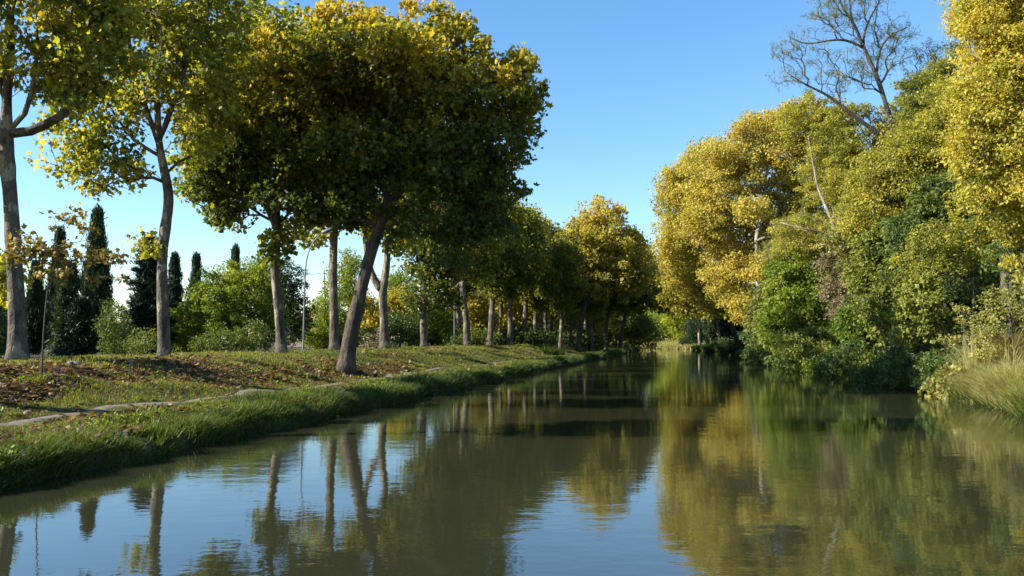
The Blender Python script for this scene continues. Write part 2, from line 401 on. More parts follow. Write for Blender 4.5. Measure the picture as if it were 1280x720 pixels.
def grow(rng, stems, fork, C, CT=None, tip=.014, step=.7, power=2.25, up=.15, cap=.75, wobble=.05):
    """stems: list of (points, radii); returns chains of (points, radii) for all wood"""
    pos = []; par = []; rad = []; fixed = []; plen = []
    def push(p, pa, r=None):
        pos.append(np.asarray(p, float)); par.append(pa); rad.append(r or 0); fixed.append(r is not None)
        plen.append(0 if pa < 0 else plen[pa] + np.linalg.norm(pos[-1] - pos[pa])); return len(pos) - 1
    for si, (P, R) in enumerate(stems):
        P = np.asarray(P, float)
        L = np.concatenate([[0], np.cumsum(np.linalg.norm(np.diff(P, axis=0), axis=1))])
        n = max(3, int(L[-1] / (.35 if si == 0 else .5)))
        t = np.linspace(0, L[-1], n)
        # smooth the polyline
        Q = np.stack([np.interp(t, L, P[:, k]) for k in range(3)], 1)
        for _ in range(3):
            Q[1:-1] = Q[1:-1] * .5 + (Q[:-2] + Q[2:]) * .25
        Rr = np.interp(t, L, R)
        if si == 0: pa = -1; s0 = 0
        else:
            A = np.array(pos); pa = int(np.argmin(np.linalg.norm(A - Q[0], axis=1))); s0 = 1
        for k in range(s0, n): pa = push(Q[k], pa, float(Rr[k]))
    base_n = len(pos)
    cand = [i for i in range(base_n) if pos[i][2] >= fork]
    if not cand: cand = [base_n - 1]
    A = np.zeros((60000, 3)); PL = np.zeros(60000); ok = np.zeros(60000, bool)
    A[:base_n] = np.array(pos); PL[:base_n] = plen; ok[cand] = True
    c0 = pos[cand[0]]
    order = [(p, 0) for p in C[np.argsort(np.linalg.norm(C - c0, axis=1))]]
    if CT is not None: order += [(p, 1) for p in CT]
    for p, tuft in order:
        n = len(pos)
        if tuft: ok[:base_n] = True
        d = np.linalg.norm(A[:n] - p, axis=1)
        cost = d + .32 * PL[:n] + 1.6 * np.clip(A[:n, 2] - p[2] + .25 * d, 0, None) + np.where(ok[:n], 0, 1e6)
        j = int(np.argmin(cost)); a = pos[j]; D = d[j]
        if D < .12: continue
        pd = pos[j] - pos[par[j]] if par[j] >= 0 else np.array([0, 0, 1.0])
        ctrl = a + (p - a) * .45 + unit(pd) * D * .18 + np.array([0, 0, up * D])
        k = max(2, int(D / step) + 1); pa = j
        for s in range(1, k + 1):
            u = s / k
            q = (1 - u) ** 2 * a + 2 * u * (1 - u) * ctrl + u * u * p
            if s < k: q = q + rng.normal(size=3) * wobble * min(1, D / 2)
            pa = push(q, pa); A[pa] = q; PL[pa] = plen[pa]; ok[pa] = True
    n = len(pos); acc = np.zeros(n)
    for i in range(n - 1, -1, -1):
        if not fixed[i]:
            if acc[i] == 0: acc[i] = tip ** power
            r = acc[i] ** (1 / power)
            if fixed[par[i]]: r = min(r, cap * rad[par[i]])
            rad[i] = r
            acc[par[i]] += acc[i]
    kids = [[] for _ in range(n)]
    for i in range(n):
        if par[i] >= 0: kids[par[i]].append(i)
    chains = []; stack = [(0, None)]
    while stack:
        i, st = stack.pop()
        P = [] if st is None else [pos[st]]; R = [] if st is None else [None]
        while True:
            P.append(pos[i]); R.append(rad[i])
            if not kids[i]: break
            ks = sorted(kids[i], key=lambda k: -rad[k])
            for k in ks[1:]: stack.append((k, i))
            i = ks[0]
        if R[0] is None: R[0] = R[1]
        chains.append((np.array(P), np.array(R)))
    return chains

def wood_mesh(name, chains, mat, origin, rmin=.008, knots=()):
    mb = MB()
    for ci, (P, R) in enumerate(chains):
        if len(P) < 2 or R.max() < rmin: continue
        R = R.copy()
        if ci == 0:
            h = P[:, 2] - P[0][2]
            R *= .8 * (1 + .5 * np.exp(-h / .22))
            for kz, ks in knots: R *= 1 + ks * np.exp(-((h - kz) / .22) ** 2)
            P = P.copy(); P[0][2] -= .25
        big = R.max()
        mb.tube(P, R, 16 if big > .15 else (8 if big > .05 else 4), bump=.10 if big > .12 else None)
    return mb.mesh(name, mat, True, origin)

def lobes_pts(rng, lobes, D, n, minsep=.35, gap=0.0, seedp=0.0, shell=.55):
    """cluster centres inside lobes given as (px, py, rpx, rpy, depth offset, depth radius factor)"""
    w = np.array([l[2] * l[3] for l in lobes], float); w /= w.sum()
    out = []
    for l, wi in zip(lobes, w):
        px, py, rx, ry = l[:4]; dy = l[4] if len(l) > 4 else 0; fy = l[5] if len(l) > 5 else 1.0
        Y = D + dy; c = at(px, py, Y); s = Y / F
        k = max(2, int(n * wi * 1.3))
        d = unit(rng.normal(size=(k, 3))) * (rng.uniform(0, 1, k) ** shell)[:, None]
        p = c + d * np.array([rx * s, (rx + ry) / 2 * s * fy, ry * s])
        if gap: p = p[nz(p[:, 0] * 1.0, p[:, 1] * 1.0, p[:, 2] * 1.3, seedp) > -1 + gap]
        out.append(p)
    P = np.concatenate(out); keep = []
    rng.shuffle(P)
    for p in P:
        if all((p[0] - q[0]) ** 2 + (p[1] - q[1]) ** 2 + (p[2] - q[2]) ** 2 > minsep ** 2 for q in keep[-400:]): keep.append(p)
    return np.array(keep)

SEED = [100]
def tree(name, label, cat, D, trunk, radii, lobes, n, per, rc, size, kind='star', leaf='plane', bark='bark', limbs=(), fork=None,
         tint=.5, tvar=.15, topbias=0., group=None, gap=0., droop=0., flat=.75, knots=(), tip=.014, minsep=.35, tufts=(), base=None, shell=.55,
         rmin=.008, up=.15, leafup=.5, cap=.75, wobble=.05, stem_name='trunk'):
    """trunk: list of photo pixels on the plane D (optional third value: depth offset); the first is the foot"""
    SEED[0] += 1; rng = np.random.default_rng(SEED[0])
    pts = [at(t[0], t[1], D + (t[2] if len(t) > 2 else 0)) for t in trunk]
    b = np.array(pts[0] if base is None else base, float); b[0] += dry(b)
    b[2] = float(height(b[0], b[1])); pts[0] = b
    stems = [(pts, radii)]
    for lp, lr in limbs: stems.append(([at(t[0], t[1], D + (t[2] if len(t) > 2 else 0)) for t in lp], lr))
    C = lobes_pts(rng, lobes, D, n, minsep, gap, SEED[0], shell)
    gz = height(C[:, 0], C[:, 1]); C = C[C[:, 2] > np.maximum(gz, 0) + .15]
    CT = None
    if tufts:
        CT = lobes_pts(rng, tufts, D, 6 * len(tufts) * max(1, n // 300) + 6, minsep * .7, 0, 0, .6)
    fz = pts[0][2] + (pts[-1][2] - pts[0][2]) * (.45 if fork is None else fork)
    ch = grow(rng, stems, fz, C, CT, tip=tip, up=up, cap=cap, wobble=wobble)
    if CT is not None: C = np.concatenate([C, CT])
    t = thing(name, label, cat, b, group)
    link(stem_name, wood_mesh(name + '_wood', ch, M[bark], b, rmin, knots), t)
    cm = crown(rng, C - b, C.mean(0) - b, rc, per, kind, size, M[leaf], tint, tvar, droop, flat, topbias, name + '_crown', leafup)
    link('crown', cm, t)
    return t

def copy_tree(src, loc, rz, sc, label, group=None):
    r = src.copy(); COL.objects.link(r); r.location = [float(v) for v in loc]; r.rotation_euler = (0, 0, rz); r.scale = (sc, sc, sc)
    r['label'] = label
    if group: r['group'] = group
    for ch in list(src.children):
        c = ch.copy(); COL.objects.link(c); c.parent = r
    return r

# ------------------------------------------------------------------ plane trees on the raised left bank
G_ROW = 'plane trees in the row along the raised left bank'
tree('plane_tree', 'nearest plane tree with dark leaves hanging into the top left corner', 'tree', 17.5,
     [(-235, 470), (-240, 300), (-225, 150), (-215, 0), (-200, -200)], [.40, .31, .29, .24, .12],
     [(-180, -140, 150, 110), (-60, -70, 80, 60), (-260, -60, 120, 80), (-20, -25, 50, 36), (-150, -300, 120, 80)], 200, 60, .6, .17, tint=.3, group=G_ROW)
tree('plane_tree', 'thick plane tree behind the thin sapling, its long limb rising to the right', 'tree', 25.5,
     [(22, 446), (22, 400), (18, 330), (14, 260), (8, 190), (8, 120), (14, 60), (10, -40), (5, -160)], [.36, .32, .29, .27, .27, .19, .15, .11, .06],
     [(30, 40, 90, 80), (-40, 30, 60, 90), (110, -30, 90, 80), (10, -110, 110, 70), (105, 80, 60, 70), (75, 10, 60, 80), (-40, 170, 50, 60), (130, 50, 50, 60)],
     340, 40, .6, .175,
     limbs=[([(18, 172), (45, 160), (85, 148), (103, 118), (112, 60), (125, -30)], [.17, .15, .13, .10, .07, .04]), ([(85, 148), (84, 100), (92, 50), (100, -20)], [.10, .09, .07, .04]),
            ([(10, 130), (-10, 80), (-30, 20)], [.13, .1, .06]), ([(22, 165), (40, 125), (48, 80), (46, 20)], [.09, .08, .06, .03])],
     tint=.58, tvar=.17, group=G_ROW, gap=.42, fork=.42, tufts=[(2, 340, 20, 45, .8)], knots=((3.8, .12), (6.1, .16)))
tree('plane_tree', 'slim bent plane tree with a yellow tuft of leaves halfway up its trunk', 'tree', 31,
     [(206, 442), (204, 380), (202, 330), (206, 285), (213, 245), (205, 212), (199, 185), (196, 120), (188, 40), (185, -60)], [.30, .26, .24, .23, .22, .20, .18, .13, .09, .05],
     [(160, 110, 75, 70), (105, 195, 45, 45), (225, 60, 95, 80), (200, -30, 130, 80), (262, 150, 45, 60), (150, 200, 40, 30), (170, 30, 90, 60), (90, 130, 50, 50)],
     440, 38, .62, .175,
     limbs=[([(200, 192), (180, 192), (165, 180), (150, 150), (120, 110)], [.08, .07, .06, .05, .03]), ([(199, 180), (180, 130), (165, 70), (150, 0)], [.11, .09, .07, .04]),
            ([(200, 175), (220, 120), (240, 60), (250, -20)], [.12, .1, .07, .04])],
     tint=.60, tvar=.16, topbias=-.1, group=G_ROW, gap=.36, fork=.42, tufts=[(190, 307, 20, 12, 0, .5)], knots=((4.9, .18),))
tree('plane_tree', 'forked plane tree with a bulging knot under its fork, left of the tall curved lamp', 'tree', 39.5,
     [(352, 437), (350, 410), (347, 370), (343, 335), (343, 315), (348, 290), (345, 265), (350, 235), (355, 180), (360, 100), (365, 30)], [.33, .28, .26, .27, .30, .22, .20, .18, .14, .1, .05],
     [(330, 150, 95, 80), (265, 205, 50, 50), (400, 120, 80, 80), (320, 60, 110, 55), (395, 230, 45, 35), (290, 255, 28, 30), (385, 265, 32, 25)],
     560, 36, .75, .24, limbs=[([(348, 290), (335, 262), (325, 235), (300, 190), (270, 160)], [.16, .15, .13, .09, .05])],
     kind='mid', tint=.5, tvar=.17, group=G_ROW, gap=.25, fork=.38, tufts=[(345, 305, 20, 20, 0, .5)], knots=((4.6, .2),))
tree('plane_tree', 'straight plane tree between the curved lamp and the leaning brown trunk', 'tree', 46,
     [(418, 435), (418, 400), (416, 340), (418, 280), (415, 220), (415, 140), (415, 60)], [.36, .31, .29, .27, .22, .15, .07],
     [(415, 190, 70, 80), (390, 290, 28, 22), (440, 120, 80, 80), (400, 60, 70, 40), (425, 250, 40, 30)], 300, 36, .8, .25, kind='mid', tint=.58, group=G_ROW, gap=.25, fork=.45)
tree('plane_tree', 'plane tree whose trunk splits in two low behind the leaning brown trunk', 'tree', 55,
     [(481, 433), (480, 400), (478, 365), (484, 330), (485, 290), (486, 230), (488, 130)], [.42, .37, .38, .28, .25, .18, .08],
     [(490, 200, 65, 80), (460, 270, 30, 30), (510, 120, 60, 60), (500, 285, 26, 30)], 260, 34, .9, .27, kind='mid', tint=.55, group=G_ROW, gap=.25, fork=.35,
     limbs=[([(478, 366), (464, 345), (457, 310), (455, 260), (450, 200)], [.27, .22, .2, .15, .07])])
tree('plane_tree', 'straight plane tree with low dark leaves hanging round its trunk, right of the split trunk', 'tree', 66,
     [(530, 431), (530, 400), (529, 360), (530, 300), (532, 200), (532, 150)], [.40, .36, .34, .3, .2, .1],
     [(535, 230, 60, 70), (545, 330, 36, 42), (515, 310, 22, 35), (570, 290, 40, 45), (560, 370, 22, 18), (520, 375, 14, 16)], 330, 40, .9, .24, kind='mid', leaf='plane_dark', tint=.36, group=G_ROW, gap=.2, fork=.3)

# canal-side planes with the big overhanging crowns
G_SIDE = 'plane trees leaning over the water from the foot of the left bank'
tree('plane_tree', 'large leaning plane tree with brown trunk and broad dark crown yellow at the top', 'tree', 36,
     [(432, 462), (437, 425), (447, 380), (458, 335), (468, 300), (478, 275), (487, 240), (492, 190), (500, 120), (510, 50)], [.50, .42, .38, .35, .33, .28, .22, .17, .11, .06],
     [(330, 130, 95, 85), (440, 90, 100, 80), (545, 90, 75, 75), (600, 150, 75, 80), (645, 125, 45, 65), (560, 210, 90, 60), (450, 200, 100, 60), (300, 205, 55, 45),
      (385, 60, 70, 45), (545, 40, 55, 36), (430, 35, 60, 30), (650, 85, 24, 26), (590, 270, 45, 35), (350, 240, 40, 26), (500, 150, 120, 70, 3), (480, 60, 80, 50, -3), (560, 320, 20, 18), (270, 240, 40, 34), (360, 250, 50, 34), (430, 255, 50, 36), (540, 265, 60, 40), (610, 230, 50, 45), (255, 160, 36, 50)],
     1150, 42, .68, .21, kind='star', leaf='plane_dark', bark='bark_brown', tint=.48, tvar=.15, topbias=.75, group=G_SIDE, gap=.44, fork=.42,  # strong topbias paints the sunlit top of this crown yellow
     limbs=[([(478, 278), (465, 245), (440, 200), (400, 160), (350, 130)], [.2, .17, .14, .10, .05]), ([(482, 262), (510, 225), (550, 190), (600, 160), (640, 130)], [.19, .16, .13, .09, .05]),
            ([(484, 250), (472, 210), (468, 150), (460, 80)], [.15, .12, .09, .05]), ([(487, 235), (515, 190), (530, 130), (545, 60)], [.15, .12, .09, .04]),
            ([(478, 275), (520, 250), (560, 245), (600, 260)], [.12, .1, .08, .04])])
w2 = tree('plane_tree', 'plane tree leaning toward the water with a broad golden crown, halfway down the left bank', 'tree', 106,
     [(722, 438), (724, 420), (729, 390), (733, 360), (742, 320), (748, 280)], [.55, .48, .42, .36, .22, .1],
     [(745, 300, 42, 42), (775, 320, 34, 40), (722, 310, 30, 38), (750, 268, 34, 22), (785, 350, 30, 26), (735, 350, 38, 26), (700, 335, 18, 26), (800, 335, 16, 22)],
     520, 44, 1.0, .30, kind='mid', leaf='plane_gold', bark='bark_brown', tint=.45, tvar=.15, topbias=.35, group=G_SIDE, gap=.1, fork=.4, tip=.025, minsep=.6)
tree('plane_tree', 'slim plane tree beside the water just beyond the golden leaning one', 'tree', 124,
     [(758, 436), (757, 415), (760, 390), (765, 350), (768, 310)], [.42, .36, .32, .22, .1],
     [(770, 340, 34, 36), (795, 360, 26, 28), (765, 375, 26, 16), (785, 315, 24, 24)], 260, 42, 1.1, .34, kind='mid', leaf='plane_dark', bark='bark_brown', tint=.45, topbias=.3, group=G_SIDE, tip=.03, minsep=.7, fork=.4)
tree('plane_tree', 'dark plane tree at the far tip of the left bank hanging over the bend', 'tree', 142,
     [(775, 435), (777, 415), (782, 390), (790, 350)], [.45, .4, .34, .12],
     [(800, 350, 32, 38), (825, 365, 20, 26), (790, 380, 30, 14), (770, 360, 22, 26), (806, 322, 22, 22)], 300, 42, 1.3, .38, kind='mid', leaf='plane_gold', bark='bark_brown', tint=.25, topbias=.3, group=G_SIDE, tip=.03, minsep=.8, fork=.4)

# the row continues: three patterns, then copies
ords = ['eighth', 'ninth', 'tenth', 'eleventh', 'twelfth', 'thirteenth', 'fourteenth', 'fifteenth', 'sixteenth', 'seventeenth', 'eighteenth', 'nineteenth', 'twentieth']
looks = ['pale bent trunk beside the small lamp post', 'grey slightly leaning trunk', 'straight grey trunk', 'knotty trunk', 'thin dark trunk', 'leaning trunk', 'pale trunk with sunlit side', 'curved trunk', 'dark trunk', 'straight trunk', 'shaded trunk', 'far thin trunk', 'last thin trunk']
protos = []
for i, Y in enumerate([74, 82, 90, 98, 106, 114, 122, 130, 139, 148, 157]):
    x = float(xL(Y)) - 9.6; gx = 640 + x / Y * F
    lab = f'plane tree with {looks[i]}, {ords[i]} along the raised bank'
    s = Y / 82.0
    def q(px, py): return (gx + px / s, 424 + (py - 424) / s)
    if i < 4:
        k = [(-6, 0), (5, -4), (0, 6), (4, 3)][i]
        trk = [q(0, 432), q(k[0] * .2 + 1, 405), q(k[0] * .8, 375), q(k[0], 345), q(k[1], 310), q(k[1], 250)]
        lb = [(*q(0, 285), 44 / s, 46 / s), (*q(-22 + k[0], 320), 28 / s, 26 / s), (*q(22, 315), 30 / s, 30 / s), (*q(2, 250), 28 / s, 22 / s), (*q(5, 350), 22 / s, 16 / s), (*q(18, 265), 30 / s, 26 / s)]
        p = tree('plane_tree', lab, 'tree', Y, trk, [.42, .36, .33, .31, .22, .1], lb, 330, 42, 1.0, .27, kind='mid', leaf=['plane', 'plane_dark', 'plane', 'plane_gold'][i], bark=['bark', 'bark', 'bark', 'bark'][i],
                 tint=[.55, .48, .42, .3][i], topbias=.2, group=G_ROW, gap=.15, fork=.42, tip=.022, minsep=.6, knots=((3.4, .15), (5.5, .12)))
        protos.append(p)
    else:
        copy_tree(protos[i % 3], (x + .6 * math.sin(i * 2.1), Y, height(x, Y)), i * 2.4, [1.0, .94, 1.05, .9][i % 4], lab, G_ROW)
# thin plane trees just behind the canal-side ones
for i, (px, Y, r) in enumerate([(668, 100, .8), (690, 110, .85), (740, 112, .8)]):
    x = (px - 640) / F * Y
    copy_tree(protos[(i + 1) % 3], (x, Y, height(x, Y)), 1.1 + i * 2, r, ['slender plane tree squeezed into the middle of the trunk row', 'slender dark plane tree just left of the golden leaning one', 'thin straight plane tree just right of the golden leaning one'][i], G_ROW)

for i, (Y, dd, r_) in enumerate([(94, 4.6, .8), (102, 13.5, .85), (110, 5.5, .8), (118, 13, .9), (127, 6.0, .9), (134, 12.5, .9), (86, 14, .9)]):
    x = float(xL(Y)) - dd
    copy_tree(protos[(i * 2 + 1) % 3], (x, Y, height(x, Y)), .5 + i * 1.7, r_, ['slim plane tree on the inner slope between the tenth and eleventh trunks', 'plane tree set back behind the gap after the eleventh trunk', 'slim plane tree low on the slope just left of the golden leaning one', 'plane tree set back behind the golden leaning one',
        'slim plane tree low on the slope just right of the golden leaning one', 'plane tree set back near the far end of the row', 'plane tree set back behind the tenth trunk'][i], 'plane trees standing out of line beside the row')

# sapling on the slope
sp = hit(52, 474)
tree('sapling', 'thin young sapling with large orange-yellow leaves on the grassy slope', 'sapling', sp[1],
     [(52, 475), (53, 440), (56, 390), (60, 350), (66, 325), (74, 308), (72, 290)], [.035, .028, .024, .021, .018, .014, .01],
     [(50, 305, 34, 24), (95, 318, 34, 14), (135, 320, 26, 14), (85, 272, 30, 14), (30, 320, 22, 18), (120, 350, 14, 6), (60, 338, 40, 9), (118, 285, 14, 8), (145, 345, 12, 9)],
     85, 7, .24, .14, kind='star', leaf='sapling', bark='bark_dark', tint=.42, tvar=.16, minsep=.14, fork=.6, tip=.005, rmin=.002, shell=.7,
     limbs=[([(60, 350), (50, 328), (30, 315)], [.014, .011, .006]), ([(74, 308), (90, 300), (125, 297)], [.012, .01, .005]), ([(66, 325), (100, 322), (150, 330)], [.012, .01, .005])])

# ------------------------------------------------------------------ trees and shrubs behind the left bank
G_BACK = 'trees and shrubs beyond the left bank'
def spire(label, px, pyt, hw, Y, style='cypress', tint=.4):
    SEED[0] += 1; rng = np.random.default_rng(SEED[0])
    b = ground(px, Y); top = at(px, pyt, Y); H = top[2] - b[2]; R = hw * Y / F
    n = int(120 + H * R * 26)
    if style == 'cypress':
        h = rng.uniform(.03, 1, n) ** .9
        prof = R * np.minimum(1, (1 - h) * 1.7) ** .95 * np.minimum(1, .55 + h * 3)
        a = rng.uniform(0, 2 * np.pi, n); r = prof * rng.uniform(.35, .95, n) * (1 + .16 * np.sin(a * 3 + h * 9))
        C = np.stack([np.cos(a) * r, np.sin(a) * r, h * H], 1); rc = .36; up = 1.3; fl = 1.6; per = 60
    else:
        tiers = rng.uniform(.06, .99, n); tiers = (np.round(tiers * H / .55) * .55 + rng.normal(size=n) * .16) / H
        prof = R * (1 - tiers) ** .7 * (.62 + .38 * np.sin(tiers * H * 2.6 + 1) ** 2) + .12
        a = rng.uniform(0, 2 * np.pi, n); r = prof * rng.uniform(.15, 1, n) * (.8 + .3 * np.sin(a * 4 + tiers * 31))
        C = np.stack([np.cos(a) * r, np.sin(a) * r, tiers * H - .18 * r + .1], 1); rc = .42; up = .1; fl = .45; per = 55
    t = thing('cypress' if style == 'cypress' else 'cedar', label, 'tree', b, G_BACK)
    mb = MB(); hh = np.linspace(-.2, H * .96, 12)
    mb.tube(np.stack([hh * 0, hh * 0, hh], 1), .16 * (1 - hh / H * .93) * max(.6, H / 11), 8)
    if style != 'cypress':
        for k in [k for k in range(0, n, 3) if C[k][2] + .2 < H * .9]: mb.tube([[0, 0, C[k][2] + .15], C[k] * [.5, .5, 1] + [0, 0, .12], C[k]], [.05, .035, .012], 4, cap=False)
    link('trunk', mb.mesh('trunk', M['bark_dark'])  , t)
    link('crown', crown(rng, C, np.array([0, 0, H * .3]), rc, per, 'needle', .26, M['conifer'], tint, .22, flat=fl, leafup=up), t)
    return t
spire('tall pointed dark cypress right of the sapling', 117, 268, 21, 62, tint=.45)
spire('narrow dark cypress directly behind the thick plane trunk', 42, 335, 12, 60, tint=.2)
spire('slim pointed cypress just right of the sapling stem', 70, 292, 13, 66, tint=.25)
spire('loose dark cedar with open tiers between sapling and tall cypress', 84, 332, 22, 56, 'cedar', .5)
spire('broad dark cedar left of the slim bent plane trunk', 184, 300, 40, 58, 'cedar', .5)
spire('dark pointed cypress peeping out right of the slim bent plane trunk', 216, 322, 11, 70, tint=.15)
spire('small pointed cypress tip above the left shoulder of the bright green bush', 243, 322, 11, 84, tint=.3)
spire('small pointed cypress tip above the middle of the bright green bush', 292, 312, 10, 88, tint=.3)
spire('dark narrow cypress at the far left edge', 2, 352, 14, 58, tint=.3)
spire('dark shaggy cedar left of the tall pointed cypress near its foot', 100, 380, 22, 52, 'cedar', .6)

BN = 1.35
def bush(name, label, cat, D, lobes, n, per, rc, size, kind='oval', leaf='green', bark='bark_dark', foot=None, group=G_BACK, r0=.12, **kw):
    px = lobes[0][0] if foot is None else foot
    b = ground(px, D)
    ytop = min(l[1] for l in lobes)
    kw.setdefault('minsep', .45); kw.setdefault('fork', .05); kw.setdefault('tip', .012)
    return tree(name, label, cat, D, [(px, 440), (px + 2, (430 + ytop) / 2), (px, ytop + 8)], [r0, r0 * .7, r0 * .3], lobes, int(n * BN), per, rc, size, kind, leaf, bark, base=b, group=group, **kw)

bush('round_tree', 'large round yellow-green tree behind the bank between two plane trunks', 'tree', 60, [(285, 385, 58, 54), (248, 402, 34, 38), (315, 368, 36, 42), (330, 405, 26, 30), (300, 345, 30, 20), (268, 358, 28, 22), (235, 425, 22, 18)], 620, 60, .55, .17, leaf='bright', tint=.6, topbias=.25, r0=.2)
bush('shrub', 'dark green low shrub at the foot of the round yellow-green tree', 'shrub', 54, [(290, 425, 34, 16), (320, 420, 20, 18), (262, 430, 20, 10)], 140, 60, .45, .14, leaf='green', tint=.4)
bush('dark_tree', 'dark green tree behind the forked plane trunk', 'tree', 68, [(350, 360, 24, 36), (362, 395, 26, 40), (330, 345, 24, 20), (368, 350, 14, 16)], 260, 55, .65, .18, leaf='darkgreen', tint=.4, r0=.18)
bush('shrub', 'olive green shrub between the tall cypress and the broad cedar', 'shrub', 50, [(142, 405, 15, 34), (150, 425, 22, 20)], 170, 60, .42, .12, leaf='green', tint=.35)
bush('shrub', 'small loose green shrub just left of the slim bent plane trunk', 'shrub', 48, [(182, 425, 18, 18), (170, 432, 20, 12)], 90, 50, .42, .12, leaf='green', tint=.5)
bush('shrub', 'dull dark shrub at the left edge behind the thick plane trunk', 'shrub', 50, [(-10, 410, 30, 32), (-40, 400, 40, 50), (15, 430, 22, 14)], 200, 50, .45, .14, leaf='darkgreen', tint=.5)
bush('small_tree', 'light green and yellow young tree right of the curved lamp', 'tree', 74, [(405, 400, 22, 34), (430, 370, 24, 50), (395, 422, 24, 14), (440, 330, 14, 24)], 270, 48, .7, .19, leaf='bright', tint=.6, gap=.2, r0=.15)
bush('yellow_tree', 'bright yellow tree in the gap left of the split plane trunk', 'tree', 84, [(462, 395, 24, 22), (452, 382, 14, 16), (500, 380, 20, 22)], 190, 48, .8, .22, leaf='plane', kind='mid', tint=.78, r0=.18)
bush('shrub', 'dark shrub low behind the split plane trunk', 'shrub', 72, [(500, 412, 26, 20), (465, 422, 22, 12), (515, 420, 18, 14)], 190, 48, .6, .18, leaf='darkgreen', tint=.4)
bush('shrub', 'dry pinkish shrub between leaning trunk and split trunk', 'shrub', 56, [(470, 424, 12, 12), (462, 430, 14, 8)], 60, 50, .4, .12, leaf='pink', tint=.5)
bush('small_tree', 'rounded green tree behind the straight trunk with low leaves', 'tree', 88, [(545, 395, 30, 28), (520, 410, 20, 20), (565, 405, 20, 20), (500, 360, 24, 24)], 260, 48, .8, .22, leaf='bright', tint=.4, r0=.18)
bush('yellow_tree', 'yellow-green tree right behind the small lamp post', 'tree', 96, [(585, 385, 24, 36), (600, 400, 22, 28), (575, 410, 18, 18)], 260, 48, .9, .24, leaf='plane', kind='mid', tint=.76, r0=.2)
bush('yellow_tree', 'yellow tree in the gaps between the ninth and tenth trunks', 'tree', 108, [(635, 380, 24, 34), (620, 410, 20, 20), (655, 400, 20, 26)], 250, 45, 1.0, .28, leaf='plane', kind='mid', tint=.76, r0=.2)
bush('small_tree', 'shadowy green tree among the middle trunks of the row', 'tree', 118, [(680, 390, 26, 34), (700, 405, 24, 24), (660, 415, 20, 14)], 260, 42, 1.1, .3, leaf='green', tint=.5, r0=.2)
bush('yellow_tree', 'yellow tree lit by the sun behind the golden leaning plane', 'tree', 138, [(715, 385, 26, 36), (740, 395, 24, 28), (700, 410, 16, 16)], 260, 42, 1.3, .34, leaf='plane', kind='mid', tint=.76, r0=.2)
bush('small_tree', 'green tree low behind the far end of the left row', 'tree', 158, [(770, 395, 26, 28), (745, 410, 24, 18), (800, 410, 18, 16)], 260, 42, 1.4, .36, leaf='green', tint=.55, r0=.2)
# low hedge-like scrub that closes the gaps under the trunks
for i, (px, Y, w, h, lf, ti) in enumerate([(110, 75, 60, 30, 'darkgreen', .3), (210, 78, 40, 26, 'darkgreen', .4), (590, 84, 34, 13, 'green', .4), (660, 96, 34, 16, 'darkgreen', .5), (720, 116, 34, 14, 'green', .3), (420, 92, 34, 16, 'green', .5), (545, 100, 40, 40, 'green', .35), (625, 130, 60, 50, 'green', .5), (760, 170, 60, 40, 'green', .6), (690, 150, 50, 56, 'olive', .5)]):
    bush('shrub', ['low dark scrub behind the cypresses', 'low dark scrub behind the slim bent plane trunk', 'low green scrub under the small lamp post', 'dark low scrub under the tenth and eleventh trunks', 'low scrub left of the golden leaning plane foot', 'green scrub beside the pink house',
                   'tall green thicket far behind the straight trunk with low leaves', 'far green thicket behind the ninth trunk', 'far green thicket closing the end of the left row', 'olive far thicket behind the middle trunks'][i], 'shrub', Y,
         [(px, 432 - h * .55, w, h * .75), (px - w * .5, 432 - h * .3, w * .5, h * .45), (px + w * .5, 432 - h * .3, w * .5, h * .45)], 150, 42, .012 * Y, .0032 * Y, leaf=lf, tint=ti)

# ------------------------------------------------------------------ right bank
G_RP = 'golden plane trees on the right bank'
tree('plane_tree', 'largest golden plane tree on the right bank with pale trunk', 'tree', 95,
     [(957, 425), (956, 395, -1), (950, 350, -2.5), (945, 300, -3), (952, 270, -2.5), (958, 220, -1), (960, 170)], [.62, .5, .40, .33, .26, .18, .1],
     [(955, 195, 66, 50), (905, 215, 52, 48), (1005, 180, 60, 55), (925, 275, 60, 55, 3), (985, 260, 55, 50, 2), (920, 345, 45, 40), (950, 320, 40, 45, 4), (1030, 230, 50, 60), (955, 165, 55, 24), (885, 270, 40, 50), (935, 385, 28, 18, -4), (960, 335, 24, 20, -5), (938, 262, 26, 16, -6), (990, 150, 46, 24)],
     1300, 62, 1.25, .235, kind='mid', leaf='plane_gold', bark='bark_pale', tint=.56, tvar=.2, shell=.5, flat=.6, group=G_RP, gap=.2, tip=.022, minsep=.6, fork=.2,
     limbs=[([(950, 300, -5), (975, 285, -6), (1005, 262, -5)], [.16, .12, .05]), ([(950, 345, -4), (970, 330, -6), (985, 318, -6)], [.14, .1, .05])])
tree('plane_tree', 'golden plane tree whose crown reaches farthest left over the water', 'tree', 113,
     [(915, 432), (912, 400), (905, 350), (895, 290), (885, 240)], [.5, .44, .36, .25, .1],
     [(870, 235, 38, 46), (855, 290, 34, 46), (845, 245, 24, 44), (890, 330, 38, 36), (862, 345, 30, 30), (905, 375, 34, 20), (885, 195, 28, 22), (838, 300, 18, 30)],
     760, 60, 1.35, .26, kind='mid', leaf='plane_gold', bark='bark_brown', tint=.5, tvar=.15, group=G_RP, tip=.025, minsep=.75, fork=.3)
tree('plane_tree', 'shaded plane tree behind the golden ones with leaves near the water', 'tree', 135,
     [(897, 434), (896, 410), (888, 380), (875, 340)], [.45, .4, .34, .12],
     [(860, 365, 34, 30), (885, 380, 30, 20), (845, 340, 26, 32), (872, 330, 36, 34), (905, 350, 30, 40)], 380, 44, 1.3, .36, kind='mid', leaf='plane_gold', bark='bark_brown', tint=.3, group=G_RP, tip=.03, minsep=.85, fork=.3)
